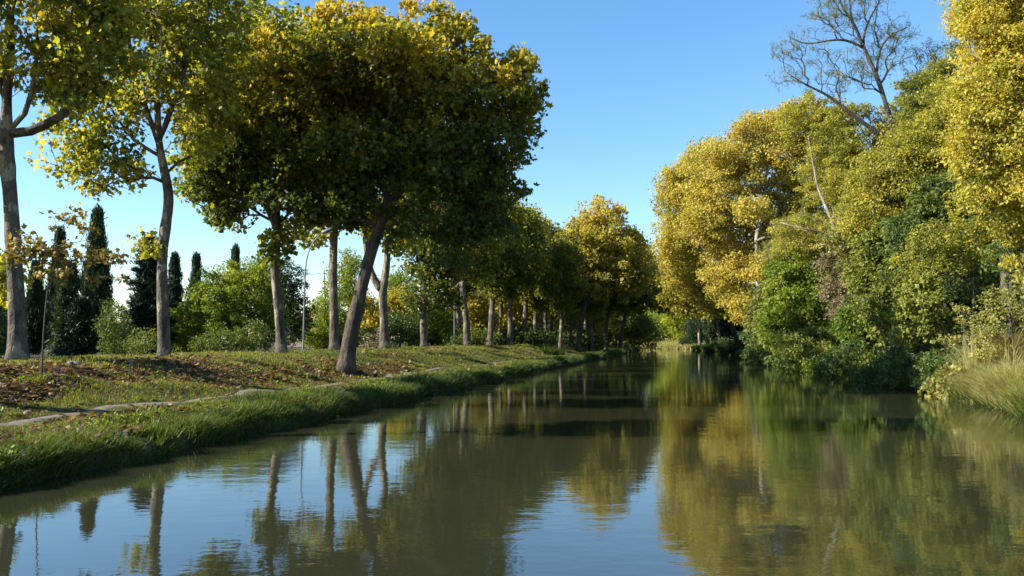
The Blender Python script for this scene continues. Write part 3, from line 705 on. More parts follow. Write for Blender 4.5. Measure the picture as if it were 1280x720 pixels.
tree('plane_tree', 'far plane tree with white sunlit trunk right of the dark bush at the bend', 'tree', 160,
     [(885, 432), (883, 410), (881, 385), (870, 340)], [.42, .38, .35, .12],
     [(850, 375, 34, 22), (870, 360, 34, 30), (835, 355, 26, 30), (885, 375, 20, 20)], 300, 42, 1.4, .4, kind='mid', leaf='plane_gold', bark='bark_pale', tint=.35, group=G_RP, tip=.03, minsep=.9, fork=.45)
tree('plane_tree', 'far plane tree with thin white trunk nearest the dark bush at the bend', 'tree', 172,
     [(875, 432), (873, 410), (872, 392), (860, 345)], [.36, .32, .28, .12],
     [(845, 372, 30, 20), (862, 352, 30, 30), (825, 362, 22, 22)], 240, 42, 1.5, .42, kind='mid', leaf='plane_gold', bark='bark_pale', tint=.45, group=G_RP, tip=.03, minsep=.9, fork=.5)
# far bank
G_FAR = 'bushes on the far bank at the bend'
bush('shrub', 'bright green bush on the far bank at the left of the bend', 'shrub', 205, [(822, 410, 22, 18), (840, 400, 22, 24), (805, 420, 16, 10)], 260, 42, 1.5, .42, leaf='bright', tint=.6, group=G_FAR, minsep=.8)
bush('shrub', 'yellowish bush on the far bank beside the dark bush', 'shrub', 198, [(852, 412, 14, 16), (846, 395, 16, 14)], 160, 42, 1.4, .42, leaf='bright', tint=.85, group=G_FAR, minsep=.8)
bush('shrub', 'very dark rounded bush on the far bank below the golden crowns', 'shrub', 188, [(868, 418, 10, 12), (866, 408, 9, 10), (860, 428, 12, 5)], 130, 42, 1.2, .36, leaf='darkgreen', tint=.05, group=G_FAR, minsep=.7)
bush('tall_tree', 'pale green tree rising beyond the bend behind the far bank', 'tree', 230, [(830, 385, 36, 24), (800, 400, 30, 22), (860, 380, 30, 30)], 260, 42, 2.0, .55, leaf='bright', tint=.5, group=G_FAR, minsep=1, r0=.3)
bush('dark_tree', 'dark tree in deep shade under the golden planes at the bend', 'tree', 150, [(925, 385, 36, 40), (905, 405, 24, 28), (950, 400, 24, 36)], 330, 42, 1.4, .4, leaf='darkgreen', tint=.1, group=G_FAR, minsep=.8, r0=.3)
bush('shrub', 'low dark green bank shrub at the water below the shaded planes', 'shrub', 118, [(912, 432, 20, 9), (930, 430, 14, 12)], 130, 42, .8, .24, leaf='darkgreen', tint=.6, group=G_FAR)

G_R = 'trees and shrubs crowding the right bank'
# near to far on the right bank
tree('locust_tree', 'tall feathery yellow locust tree at the right edge with drooping sprays', 'tree', 31,
     [(1330, 440), (1320, 330), (1290, 200), (1270, 80), (1255, -60)], [.34, .28, .22, .14, .06],
     [(1255, 60, 60, 60), (1220, 120, 34, 40), (1250, 170, 55, 55), (1215, 165, 34, 26), (1275, 240, 55, 45), (1228, 235, 34, 26), (1260, -40, 80, 60), (1330, 100, 90, 130), (1340, 280, 80, 90), (1210, 200, 26, 18), (1225, 20, 26, 30)],
     1050, 105, .56, .125, kind='oval', leaf='locust', bark='bark_dark', tint=.62, tvar=.24, group=G_R, droop=.7, flat=.5, shell=.42, gap=.42, fork=.2)
tree('locust_tree', 'golden brown locust crown at the upper right corner above the feathery yellow tree', 'tree', 37,
     [(1260, 440), (1255, 300), (1240, 150), (1230, 20)], [.3, .25, .17, .06],
     [(1230, 20, 44, 40), (1215, 60, 24, 34), (1250, -40, 60, 50), (1200, 40, 14, 20), (1245, 90, 40, 40)], 480, 90, .48, .13, kind='oval', leaf='locust', bark='bark_dark', tint=.88, tvar=.14, group=G_R, droop=.3, flat=.5, gap=.35, fork=.35)
tree('locust_tree', 'green-yellow locust tree below the dark bare-branched one', 'tree', 44,
     [(1185, 440), (1180, 360), (1165, 280), (1150, 200), (1140, 160)], [.28, .24, .2, .12, .05],
     [(1150, 190, 44, 40), (1110, 230, 50, 46), (1165, 250, 50, 50), (1185, 130, 34, 34), (1090, 270, 44, 34), (1200, 190, 34, 40)],
     900, 78, .68, .135, kind='oval', leaf='locust', bark='bark_dark', tint=.38, tvar=.24, group=G_R, droop=.25, flat=.5, gap=.3, shell=.42, fork=.25)
tree('locust_tree', 'tall dark locust with crooked nearly bare branches against the sky', 'tree', 56,
     [(1165, 440), (1160, 330), (1135, 230), (1122, 180), (1112, 145), (1096, 95), (1080, 60), (1068, 30), (1050, 5), (1045, -30)], [.38, .33, .27, .24, .21, .18, .15, .12, .08, .04],
     [(1060, 10, 50, 36), (1000, 60, 36, 24), (1100, 60, 40, 40), (985, 95, 26, 14), (1120, 40, 24, 20), (1150, 80, 30, 24), (1050, 90, 50, 30), (1160, 60, 26, 14), (1030, 20, 30, 24), (1080, -20, 40, 20)],
     560, 11, .42, .20, kind='frond', leaf='olive', bark='bark_dark', tint=.35, tvar=.2, group=G_R, tip=.017, fork=.55, wobble=.10, rmin=.004,
     limbs=[([(1122, 180), (1085, 158), (1058, 138), (1035, 118), (1010, 108), (985, 92)], [.17, .15, .13, .10, .07, .03]), ([(1082, 62), (1060, 48), (1035, 50), (1005, 58), (985, 45)], [.10, .09, .07, .05, .03]),
            ([(1096, 92), (1098, 60), (1112, 42), (1135, 34)], [.09, .08, .06, .03]), ([(1066, 30), (1060, 10), (1064, -20)], [.06, .05, .03]), ([(1078, 58), (1082, 30), (1098, 5), (1108, -15)], [.08, .07, .05, .03]),
            ([(1120, 175), (1140, 150), (1160, 120), (1165, 95)], [.08, .06, .05, .02])])
tree('locust_tree', 'sparse yellowish locust with pale slanting stems left of the dark bare one', 'tree', 64,
     [(1075, 440), (1068, 350, -2.5), (1050, 300, -4), (1035, 265, -4), (1022, 235, -3), (1010, 170, -1)], [.26, .22, .18, .14, .1, .05],
     [(1045, 225, 50, 44), (1010, 150, 44, 34), (1060, 290, 50, 36), (1000, 300, 40, 36), (1040, 170, 34, 34), (1075, 240, 36, 34)],
     800, 62, .56, .15, kind='oval', leaf='locust', bark='bark_pale', tint=.42, tvar=.22, flat=.5, group=G_R, gap=.4, fork=.4, rmin=.006,
     limbs=[([(1060, 310, -4), (1030, 290, -5), (1000, 285, -5), (975, 278, -4)], [.09, .07, .05, .03]), ([(1045, 285, -4), (1060, 240, -4.5), (1065, 190, -3)], [.09, .07, .03])])
bush('shrub', 'bright green bush on the right bank below the largest golden plane', 'shrub', 64, [(1000, 375, 42, 46), (975, 405, 26, 34), (1030, 400, 36, 36), (985, 345, 26, 26), (1015, 330, 28, 20)], 460, 55, .62, .2, leaf='bright', tint=.55, group=G_R, kind='mid')
bush('shrub', 'dry pinkish twiggy shrub in the middle of the right bank', 'shrub', 56, [(1052, 362, 30, 34), (1040, 330, 24, 20), (1060, 390, 26, 18)], 80, 60, .5, .14, leaf='pink', tint=.6, group=G_R)
bush('shrub', 'broad-leaved bright green shrub right of the pinkish twigs', 'shrub', 43, [(1105, 375, 32, 38), (1085, 345, 26, 26), (1120, 410, 30, 22), (1095, 310, 30, 26)], 330, 50, .5, .18, leaf='green', tint=.7, group=G_R, kind='mid')
bush('shrub', 'pale green ivy-like shrub above the shaded slope', 'shrub', 38, [(1150, 385, 32, 34), (1165, 350, 30, 26), (1180, 410, 26, 20), (1140, 420, 26, 16)], 330, 50, .45, .16, leaf='green', tint=.85, group=G_R, kind='mid')
bush('locust_shrub', 'yellow-green feathery shrub with sprays over the dark hollow', 'shrub', 35, [(1160, 300, 34, 20), (1195, 285, 30, 22), (1215, 320, 26, 16), (1140, 325, 22, 14), (1235, 300, 24, 20)], 330, 80, .34, .12, leaf='locust', r0=.04, foot=1215, tint=.3, tvar=.2, group=G_R, kind='oval', droop=1.)
bush('locust_shrub', 'olive feathery shrub above the pinkish twigs', 'shrub', 50, [(1085, 320, 36, 24), (1060, 300, 30, 20), (1110, 290, 30, 24), (1075, 345, 22, 14)], 300, 60, .46, .16, leaf='olive', r0=.05, tint=.55, tvar=.2, group=G_R, kind='oval', droop=.4)
bush('shrub', 'small yellow-green bush on the slope right of the pale ivy-like shrub', 'shrub', 34, [(1205, 395, 16, 14), (1190, 425, 22, 12), (1222, 415, 16, 12)], 150, 45, .3, .11, leaf='olive', tint=.7, group=G_R)
bush('shrub', 'dark olive shrub in the shade under the feathery yellow tree', 'shrub', 39, [(1150, 310, 36, 34), (1190, 320, 32, 40), (1130, 285, 28, 24), (1205, 270, 28, 30)], 340, 50, .5, .17, leaf='darkgreen', tint=.8, group=G_R)
bush('shrub', 'green shrub hanging at the right edge beside the dark hollow', 'shrub', 33, [(1262, 320, 26, 34), (1280, 290, 34, 36), (1300, 340, 34, 50)], 260, 50, .42, .15, leaf='darkgreen', tint=.9, group=G_R)
bush('shrub', 'soft grey-green shrub at the right edge above the reeds', 'shrub', 30.5, [(1262, 385, 34, 26), (1235, 405, 22, 16), (1300, 380, 34, 40)], 260, 60, .38, .11, leaf='olive', tint=.6, group=G_R)
bush('shrub', 'small bright green sprawling bush at the waterline of the right bank', 'shrub', 57, [(1005, 448, 26, 15), (990, 430, 22, 16), (1030, 440, 20, 14)], 190, 55, .42, .15, leaf='green', tint=.75, group=G_R)
bush('shrub', 'dark bushy bank growth near the far end of the right bank', 'shrub', 74, [(960, 432, 20, 18), (975, 440, 22, 12), (945, 440, 12, 9)], 170, 55, .55, .18, leaf='green', tint=.15, group=G_R)
bush('shrub', 'dark low shrub trailing into the water below the broad-leaved shrub', 'shrub', 46, [(1065, 445, 28, 20), (1095, 450, 26, 18), (1045, 455, 20, 10)], 260, 55, .4, .14, leaf='darkgreen', tint=.7, group=G_R)
bush('shrub', 'dark low shrub on the shaded slope left of the pale reeds', 'shrub', 37, [(1135, 462, 34, 20), (1165, 470, 26, 16), (1110, 455, 22, 14)], 280, 55, .36, .12, leaf='darkgreen', tint=.75, group=G_R)
tree('locust_tree', 'olive-yellow open locust tree behind the crooked bare branches', 'tree', 61, [(1105, 440), (1100, 330), (1095, 240), (1092, 190)], [.3, .24, .17, .06],
     [(1085, 195, 52, 40), (1045, 175, 36, 30), (1120, 160, 36, 30), (1060, 140, 30, 16), (1070, 230, 50, 30), (1135, 205, 34, 34)], 620, 58, .55, .155, kind='oval', leaf='locust', bark='bark_dark', tint=.34, tvar=.22, group=G_R, gap=.42, flat=.5, fork=.3, shell=.45)
tree('locust_tree', 'green-grey locust tree rising between the bare branches and the feathery yellow tree', 'tree', 52, [(1195, 440), (1190, 300), (1180, 180), (1172, 110)], [.3, .24, .16, .06],
     [(1165, 120, 36, 40), (1185, 80, 26, 30), (1150, 160, 34, 30), (1195, 150, 30, 50), (1140, 110, 20, 20)], 560, 60, .52, .15, kind='oval', leaf='locust', bark='bark_dark', tint=.12, tvar=.2, group=G_R, gap=.25, flat=.5, fork=.3, shell=.45)
# backing trees that close the wood
tree('dark_tree', 'dark green tree filling the wood behind the bare-branched locust', 'tree', 66, [(1165, 440), (1165, 300), (1160, 170)], [.4, .3, .1],
     [(1165, 150, 44, 50), (1150, 230, 60, 60), (1200, 200, 60, 90), (1120, 300, 60, 50), (1190, 330, 60, 60)], 800, 45, .95, .28, kind='mid', leaf='green', bark='bark_dark', tint=.3, group=G_R, minsep=.6, fork=.2, tip=.02)
tree('dark_tree', 'dark green tree behind the feathery yellow tree at the right edge', 'tree', 50, [(1270, 440), (1270, 300), (1265, 100)], [.4, .3, .1],
     [(1265, 150, 70, 90), (1290, 300, 80, 80), (1240, 280, 50, 60), (1330, 60, 80, 100), (1230, 360, 60, 50), (1300, 400, 70, 40), (1180, 380, 50, 40)], 900, 45, .8, .24, kind='mid', leaf='darkgreen', bark='bark_dark', tint=.5, group=G_R, minsep=.6, fork=.2, tip=.02)
tree('dark_tree', 'dull green tree deep in the wood behind the pinkish twigs', 'tree', 84, [(1060, 440), (1060, 330), (1065, 250)], [.4, .3, .1],
     [(1060, 320, 50, 60), (1020, 370, 40, 40), (1090, 370, 50, 50), (1090, 260, 46, 50), (1035, 400, 50, 30)], 800, 45, 1.1, .3, kind='mid', leaf='green', bark='bark_dark', tint=.25, group=G_R, minsep=.7, fork=.2, tip=.02)

tree('dark_tree', 'dark thicket tree closing the wood beyond the soft grey-green shrub', 'tree', 43, [(1240, 440), (1240, 400), (1238, 340)], [.3, .2, .1],
     [(1235, 370, 50, 40), (1190, 400, 40, 36), (1290, 380, 50, 60), (1225, 420, 60, 24)], 500, 50, .6, .2, kind='mid', leaf='darkgreen', bark='bark_dark', tint=.25, group=G_R, fork=.1)
rg0 = np.random.default_rng(77)
spec = [(17, 1.6, 2.0, 'green', .5, 'green bush on the near right bank just outside the picture'), (21, 1.5, 1.6, 'olive', .6, 'olive bush on the near right bank just outside the picture'), (31.5, 1.0, .9, 'olive', .5, 'low olive bush at the waterline between the pale reeds and the shade'), (34.5, 1.3, 1.2, 'darkgreen', .8, 'rounded dark bush at the waterline left of the pale reeds'), (38.5, 1.2, 1.1, 'green', .3, 'dull green bush dipping into the water, right of the thin leaning young tree'),
        (42.5, 1.4, 1.6, 'darkgreen', .7, 'dark bush at the foot of the thin leaning young tree'), (46, 1.3, 1.5, 'green', .45, 'mid green bush overhanging the water below the broad-leaved shrub'), (50, 1.6, 2.1, 'green', .6, 'taller green bush overhanging the water below the pinkish twigs'),
        (54.5, 1.4, 1.6, 'bright', .3, 'fresh green bush with leaves touching the water, right of the sprawling one'), (60, 1.7, 2.4, 'green', .5, 'loose green bush left of the sprawling one at the waterline'), (66, 1.8, 2.4, 'darkgreen', .9, 'dark bush at the waterline before the bright green bush'),
        (72, 1.8, 2.6, 'green', .35, 'dull bush at the waterline near the dark upright reeds'), (81, 2.0, 3.0, 'green', .5, 'green bush behind the dark upright reeds'), (90, 2.0, 3.0, 'darkgreen', .7, 'dark bush at the waterline under the largest golden plane'),
        (101, 2.2, 3.0, 'darkgreen', .9, 'dark bush at the waterline just beyond the largest golden plane'), (113, 2.2, 2.6, 'green', .3, 'dull bush at the waterline under the left-reaching golden plane'), (128, 1.6, 1.1, 'darkgreen', .9, 'dark bush at the waterline before the shaded plane'),
        (145, 1.4, .8, 'green', .3, 'last dull bush along the right waterline before the bend')]
for Y, rad, hh, lf, ti, lab in spec:
    x = float(xR(Y)) + rad * .75
    lb = []
    for k in range(4):
        dx = rg0.uniform(-.8, 1.0) * rad; dz = rg0.uniform(.15, .8) * hh; rr_ = rad * rg0.uniform(.45, .8)
        u, v = pix(x + dx, .3 + dz, Y); lb.append((u, v, rr_ / Y * F, rr_ * .75 / Y * F, rg0.uniform(-1.2, 1.2) * rad))
    u, v = pix(x - rad * .5, .4, Y); lb.append((u, v, rad * .8 / Y * F, .45 * rad / Y * F, 0, 2.2))
    bush('waterside_bush', lab, 'bush', Y, lb, 170, 46, .30 + .05 * rad + .0022 * Y, .10 + .0018 * Y, leaf=lf, tint=ti, group='bushes along the right waterline', foot=pix(x + .3, 1, Y)[0], minsep=.22 + .003 * Y, r0=.05, kind=['oval', 'mid'][int(Y) % 2], tvar=.2, gap=.15)
# taller mixed growth filling the wood wall
wall = [(1000, 300, 34, 30, 70, 'olive', .6, 'frond', 'olive small tree above the bright green bush'), (1085, 400, 34, 30, 47, 'bright', .2, 'oval', 'leafy green bush below the broad-leaved shrub'), (1130, 345, 30, 24, 41, 'green', .55, 'oval', 'fresh green bush between broad-leaved and ivy-like shrubs'),
        (1215, 350, 28, 24, 36, 'green', .2, 'oval', 'dark green bush edging the hollow under the feathery tree'), (1180, 250, 34, 30, 40, 'green', .4, 'mid', 'green leafy tree top left of the feathery yellow tree'), (1100, 250, 40, 34, 58, 'locust', .35, 'frond', 'yellow-green tree crown under the bare-branched locust'),
        (1020, 430, 30, 18, 60, 'green', .6, 'oval', 'dense green bush low in front of the bright green bush'), (1150, 440, 34, 20, 40, 'green', .15, 'oval', 'shaded green bush low on the slope under the ivy-like shrub'), (1245, 430, 26, 16, 31, 'olive', .9, 'oval', 'dry yellowish bush just behind the tall dry reeds'), (965, 385, 24, 30, 80, 'olive', .4, 'oval', 'grey-green bush right of the largest golden plane trunk')]
for px, py, rx, ry, Y, lf, ti, kd, lab in wall:
    bush('shrub', lab, 'shrub', Y, [(px, py, rx, ry), (px - rx * .6, py + ry * .4, rx * .6, ry * .6), (px + rx * .6, py + ry * .3, rx * .6, ry * .7), (px + rx * .2, py - ry * .5, rx * .5, ry * .4)], 330, 48, .012 * Y, .0042 * Y, leaf=lf, tint=ti, kind=kd, group=G_R, tvar=.2, gap=.12, shell=.42)
for i, (px, Y, lab) in enumerate([(885, 195, 'dark undergrowth behind the white far trunks at the bend'), (912, 178, 'dark undergrowth low between the far trunks and the shaded planes'), (940, 150, 'dark undergrowth behind the foot of the largest golden plane'),
                          (975, 125, 'dull undergrowth right behind the largest golden plane'), (1015, 110, 'deep undergrowth behind the bright green bush'), (1060, 100, 'deep undergrowth far behind the pinkish twigs'), (1120, 85, 'deep undergrowth far behind the broad-leaved shrub')]):
    s_ = 150 / Y
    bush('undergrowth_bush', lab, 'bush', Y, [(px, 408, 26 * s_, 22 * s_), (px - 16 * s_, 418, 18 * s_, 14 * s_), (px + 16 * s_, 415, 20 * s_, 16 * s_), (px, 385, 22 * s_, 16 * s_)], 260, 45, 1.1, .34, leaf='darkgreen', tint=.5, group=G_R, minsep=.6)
# small thin tree at the water, right bank
tree('sapling', 'thin young tree leaning from the waterline of the right bank', 'sapling', 41.5,
     [(1113, 462), (1109, 440), (1104, 420), (1098, 405), (1090, 395)], [.05, .045, .038, .03, .015],
     [(1100, 395, 26, 12), (1085, 380, 20, 14), (1118, 385, 16, 14)], 60, 22, .35, .15, kind='mid', leaf='green', bark='bark', tint=.6, fork=.5, tip=.008, group=None)

# ------------------------------------------------------------------ grass, reeds, fallen leaves
def blades(name, P, h, w, lean, tint, mat, rng, curl=.5):
    n = len(P); a = rng.uniform(0, 2 * np.pi, n)
    side = np.stack([np.cos(a), np.sin(a), np.zeros(n)], 1)
    up = np.array([0, 0, 1.0])
    l = lean + rng.normal(size=(n, 3)) * [.42, .42, 0]
    p1 = P + h[:, None] * (.5 * up + l * .28)
    p2 = P + h[:, None] * ((1 - curl * np.linalg.norm(l, axis=1) * .35)[:, None] * up + l * .85)
    W = (side * w[:, None])
    V = np.stack([P - W, P + W, p1 + W * .7, p1 - W * .7, p2], 1).reshape(-1, 3)
    fl = np.array([0, 1, 2, 3, 3, 2, 4]); FF = (fl[None] + (np.arange(n) * 5)[:, None]).ravel()
    return new_mesh(name, V, FF, np.tile([4, 3], n), mat, {'tint': np.repeat(np.clip(tint, 0, 1), 2)})
def sampleY(rng, n, y0, y1, p=1.35):
    u = rng.uniform(0, 1, n); q = 1 - p
    return (y0 ** q + u * (y1 ** q - y0 ** q)) ** (1 / q)

rng = np.random.default_rng(5)
def left_grass():
    n = 430000
    Y = sampleY(rng, n, 8, 165)
    d = rng.uniform(0, 1, n) ** 1.25 * 13.5 + .02
    # keep the path mostly clear, thin out brown patches on the slope
    X = xL(Y) - d
    patch = nz(X * .9, Y * .55, 0, 1.0) + .5 * nz(X * 2.3, Y * 1.9, 0, 4.0)
    onpath = np.abs(d - (3.25 + .12 * np.sin(Y * .35) + .08 * np.sin(Y * .9))) < .27 + .07 * nz(X * 2.1, Y * 1.9, 0, 9)
    brown = (d > 3.7) & (d < 8.3) & (patch > np.interp(Y, [10, 40, 70], [.1, .45, 1.0]))
    bare = (d > .9) & (d < 2.9) & (patch > .45)
    keep = ~(onpath & (rng.uniform(size=n) < .84)) & ~(brown & (rng.uniform(size=n) < .82)) & ~(bare & (rng.uniform(size=n) < .75))
    lip = (d < 1.1) & (nz(X * 1.3, Y * 1.1, 0, 5.5) + .6 * nz(X * 3.3, Y * 3.9, 0, 1.5) > .38); keep &= ~(lip & (rng.uniform(size=n) < .85))
    X, Y, d, patch = X[keep], Y[keep], d[keep], patch[keep]; n = len(X)
    Z = height(X, Y) - .01
    sc = (np.maximum(Y, 9) / 14) ** .45
    tall = np.interp(d, [0, .5, 1.4, 2.6, 3.2, 4, 8, 10, 14], [.27, .26, .17, .06, .04, .08, .09, .08, .09]) * (1 + .55 * nz(X * 1.7, Y * 1.3, 0, 7)) * (1 + .4 * nz(X * 4.7, Y * 4.3, 0, 2))
    h = tall * rng.uniform(.45, 1.35, n) * sc ** .5
    w = .0062 * sc ** 1.6 * rng.uniform(.6, 1.3, n) * (.7 + tall * 2)
    lean = np.stack([np.interp(d, [0, .6, 2, 5], [.75, .45, .1, .1]), np.zeros(n) - .1, np.zeros(n)], 1)
    t = .35 * (rng.uniform(size=n) < .10) + np.interp(d, [0, 1.2, 2.6, 4.5, 8, 10], [.08, .34, .56, .62, .68, .60]) + rng.normal(size=n) * .20 + .16 * patch - np.clip((Y - 35) / 60, 0, .12) * (d > 3)  # lip tint lowered to paint the berm face's shade; berm top lightened as sunlit
    o = link('grass', blades('grass', np.stack([X, Y, Z], 1), h, w, lean, t, M['grass'], rng))
    o['label'] = 'green and yellowing grass on the left bank'; o['category'] = 'grass'; o['kind'] = 'stuff'
left_grass()

def left_litter():
    n = 90000
    Y = sampleY(rng, n, 9, 120, 1.5); d = np.where(rng.uniform(size=n) < .62, rng.uniform(3.4, 9, n), rng.uniform(.5, 12, n))
    X = xL(Y) - d
    patch = nz(X * .9, Y * .55, 0, 1.0) + .5 * nz(X * 2.3, Y * 1.9, 0, 4.0)
    keep = rng.uniform(size=n) < np.clip((.10 + patch * .62) - (Y - 40) / 140, .05, 1)
    keep &= ~((d < 3.65) & (d > 2.75) & (rng.uniform(size=n) < .82))
    X, Y, d = X[keep], Y[keep], d[keep]; n = len(X)
    P = np.stack([X, Y, height(X, Y) + .02 + rng.uniform(0, .06, n) + np.where(d < 1.9, rng.uniform(0, .14, n), 0)], 1)
    ax = unit(rng.normal(size=(n, 3)) * [1, 1, .25]); nr = unit(rng.normal(size=(n, 3)) * .45 + [0, 0, 1])
    me = leaf_mesh('fallen_leaves', P, ax, nr, rng.gamma(6, .0165, n) * (np.maximum(Y, 15) / 15) ** .3, rng.beta(2.2, 2.2, n), 'mid', M['litter'])
    o = link('fallen_leaves', me); o['label'] = 'brown and orange fallen leaves scattered over the left slope'; o['category'] = 'fallen leaves'; o['kind'] = 'stuff'
left_litter()

def weeds():
    n = 46000; Y = sampleY(rng, n, 9, 90, 1.4); k = len(Y)
    d = rng.uniform(0, 1, k) ** 1.3 * 9; X = xL(Y) - d
    m = -.35 * ((d > 1.9) & (d < 3.7)) + nz(X * 1.6, Y * 1.2, 0, 8.2) + .7 * nz(X * 4.1, Y * 3.7, 0, 3.1)
    keep = (m > .42) & (np.abs(d - 3.25) > .3) & (rng.uniform(size=k) < np.interp(d, [0, 2.5, 4, 9], [1, .8, .35, .25])); X, Y, d, m = X[keep], Y[keep], d[keep], m[keep]; k = len(X)
    P = np.stack([X, Y, height(X, Y) + rng.uniform(.02, .30, k) * np.clip(m, .4, 1)], 1)
    ax = unit(rng.normal(size=(k, 3)) + [0.2, 0, .1]); nr = unit(rng.normal(size=(k, 3)) * .5 + [0, 0, 1])
    me = leaf_mesh('weeds', P, ax, nr, rng.uniform(.05, .13, k) * (Y / 15) ** .35, .35 + rng.normal(size=k) * .22, 'oval', M['bright'])
    o = link('weeds', me); o['label'] = 'broad-leaved weeds among the grass of the left bank'; o['category'] = 'weeds'; o['kind'] = 'stuff'
weeds()

def right_grass():
    n = 190000
    Y = sampleY(rng, n, 7, 175, 1.2); d = rng.uniform(0, 1, n) ** 1.5 * 9 + .02
    X = xR(Y) + d; Z = height(X, Y) - .01
    sc = np.maximum(Y / 20, .6) ** .5
    h = (.22 + .2 * rng.uniform(size=n)) * sc * (1 + .4 * nz(X, Y, 0, 3)); w = .010 * sc ** 1.5 * rng.uniform(.6, 1.3, n)
    lean = np.stack([np.interp(d, [0, .8, 3], [-.8, -.4, 0]), np.zeros(n), np.zeros(n)], 1)
    t = .22 + rng.normal(size=n) * .14 + .12 * nz(X * .6, Y * .4)
    o = link('grass', blades('bank_grass', np.stack([X, Y, Z], 1), h, w, lean, t, M['grass'], rng))
    o['label'] = 'shaded rough grass along the right waterline'; o['category'] = 'grass'; o['kind'] = 'stuff'
    # far bank verge
    n = 30000
    X = rng.uniform(-60, 46, n); d = rng.uniform(0, 1, n) ** 1.4 * 12; Y = yF(X) + d; Z = height(X, Y)
    o = link('grass', blades('far_grass', np.stack([X, Y, Z], 1), rng.uniform(.5, 1.3, n), rng.uniform(.04, .09, n), np.zeros((n, 3)), .75 + rng.normal(size=n) * .15, M['reed'], rng))
    o['label'] = 'pale dry grass along the far bank at the bend'; o['category'] = 'grass'; o['kind'] = 'stuff'
right_grass()

def clump(name, label, cat, c, r, n, h, mat, tint, w=.008, spread=.55, group=None, r2=None):
    SEED[0] += 1; rg = np.random.default_rng(SEED[0])
    k = max(4, n // 60); cc = rg.normal(size=(k, 2)) * [r * .5, (r2 or r) * .5]
    i = rg.integers(0, k, n); xy = cc[i] + rg.normal(size=(n, 2)) * .09
    X, Y = c[0] + xy[:, 0], c[1] + xy[:, 1]; Z = height(X, Y); ok = Z > -.05
    P = np.stack([xy[:, 0], xy[:, 1], Z - c[2]], 1)[ok]; n = len(P)
    dirs = unit(np.concatenate([(xy[ok] - cc[i][ok]) * 1.5 + rg.normal(size=(n, 2)) * .12 + xy[ok] * .12, np.zeros((n, 1))], 1))
    lean = dirs * rg.uniform(.1, spread * 2, n)[:, None]
    me = blades(name, P, h * rg.uniform(.45, 1.1, n), w * rg.uniform(.6, 1.4, n), lean, tint + rg.normal(size=n) * .17, mat, rg)
    o = link(name, me, None, c); o['label'] = label; o['category'] = cat
    if group: o['group'] = group
    return o
def cg(px, Y):
    p = ground(px, Y); return p
G_T = 'grass clumps on the right bank'
clump('reed_clump', 'large pale yellow reed clump sprawling at the right edge', 'reeds', cg(1262, 27.2), 1.7, 9500, 1.15, M['reed'], .78, .010, 1.25, G_T, 1.8)
clump('reed_clump', 'pale green reed clump hanging down to the water left of the large one', 'reeds', cg(1212, 30.5), 1.1, 5600, .9, M['reed'], .58, .009, 1.2, G_T, 1.6)
clump('reed_clump', 'low green reed clump at the very right edge touching the water', 'reeds', cg(1275, 24.8), .9, 4600, .75, M['reed'], .55, .009, 1.1, G_T, 1.2)
clump('reed_clump', 'tall dry reeds standing above the large clump', 'reeds', cg(1255, 31), 1.5, 1600, 2.0, M['reed'], .9, .012, .45, G_T, 1.0)
clump('reed_clump', 'dark upright reeds at the far end of the right bank', 'reeds', cg(953, 79), 2.2, 4000, 2.1, M['grass'], .22, .03, .5, G_T, 5)
clump('reed_clump', 'grey-green arching reeds in the shade of the right bank middle', 'reeds', cg(1075, 48), 1.6, 3000, 1.3, M['grass'], .3, .018, .6, G_T, 4)
rc = hit(690, 442)
clump('iris_clump', 'dark green iris clump on the left bank slope before the golden plane', 'clump', rc, 1.1, 2600, 1.0, M['grass'], .05, .022, .6, None, 3.0)
rc = hit(322, 508)
clump('grass_tuft', 'long arching grass tuft at the path edge', 'grass tuft', rc, .55, 500, .5, M['grass'], .3, .009, .8, 'tufts on the left bank', .8)
rc = hit(100, 560)
clump('grass_tuft', 'bright green tuft beside the leaf patch close to the water', 'grass tuft', rc, .3, 260, .32, M['grass'], .6, .007, .7, 'tufts on the left bank')
rc = hit(48, 479)
clump('grass_tuft', 'bright tuft at the foot of the thin sapling', 'grass tuft', rc, .2, 200, .28, M['grass'], .65, .008, .6, 'tufts on the left bank')

# ------------------------------------------------------------------ man-made things
def simple(name, col, rough=.5, metal=0., scale=8., var=.15):
    m, nt, b = nodes(name); L = nt.links.new
    tc = N(nt, 'ShaderNodeTexCoord'); n1 = N(nt, 'ShaderNodeTexNoise', Scale=scale, Detail=5.0); L(tc.outputs['Object'], n1.inputs['Vector'])
    c = np.array(col); L(ramp(nt, n1.outputs[0], [(.3, tuple(c * (1 - var))), (.7, tuple(c * (1 + var)))]), b.inputs['Base Color'])
    b.inputs['Roughness'].default_value = rough; b.inputs['Metallic'].default_value = metal
    return m
M['galv'] = simple('galvanised_steel', (.15, .16, .17), .6, .3)
M['glass'] = simple('lamp_glass', (.75, .80, .85), .15)
M['plaster'] = simple('pink_plaster', (.48, .34, .27), .9, 0, 2)
M['tiles'] = simple('roof_tiles', (.36, .15, .08), .85, 0, 6, .35)
M['dark'] = simple('dark_glass', (.04, .045, .05), .15)
M['white'] = simple('white_paint', (.7, .7, .68), .5)
M['stone'] = simple('grey_stone', (.16, .15, .14), .9, 0, 6, .3)

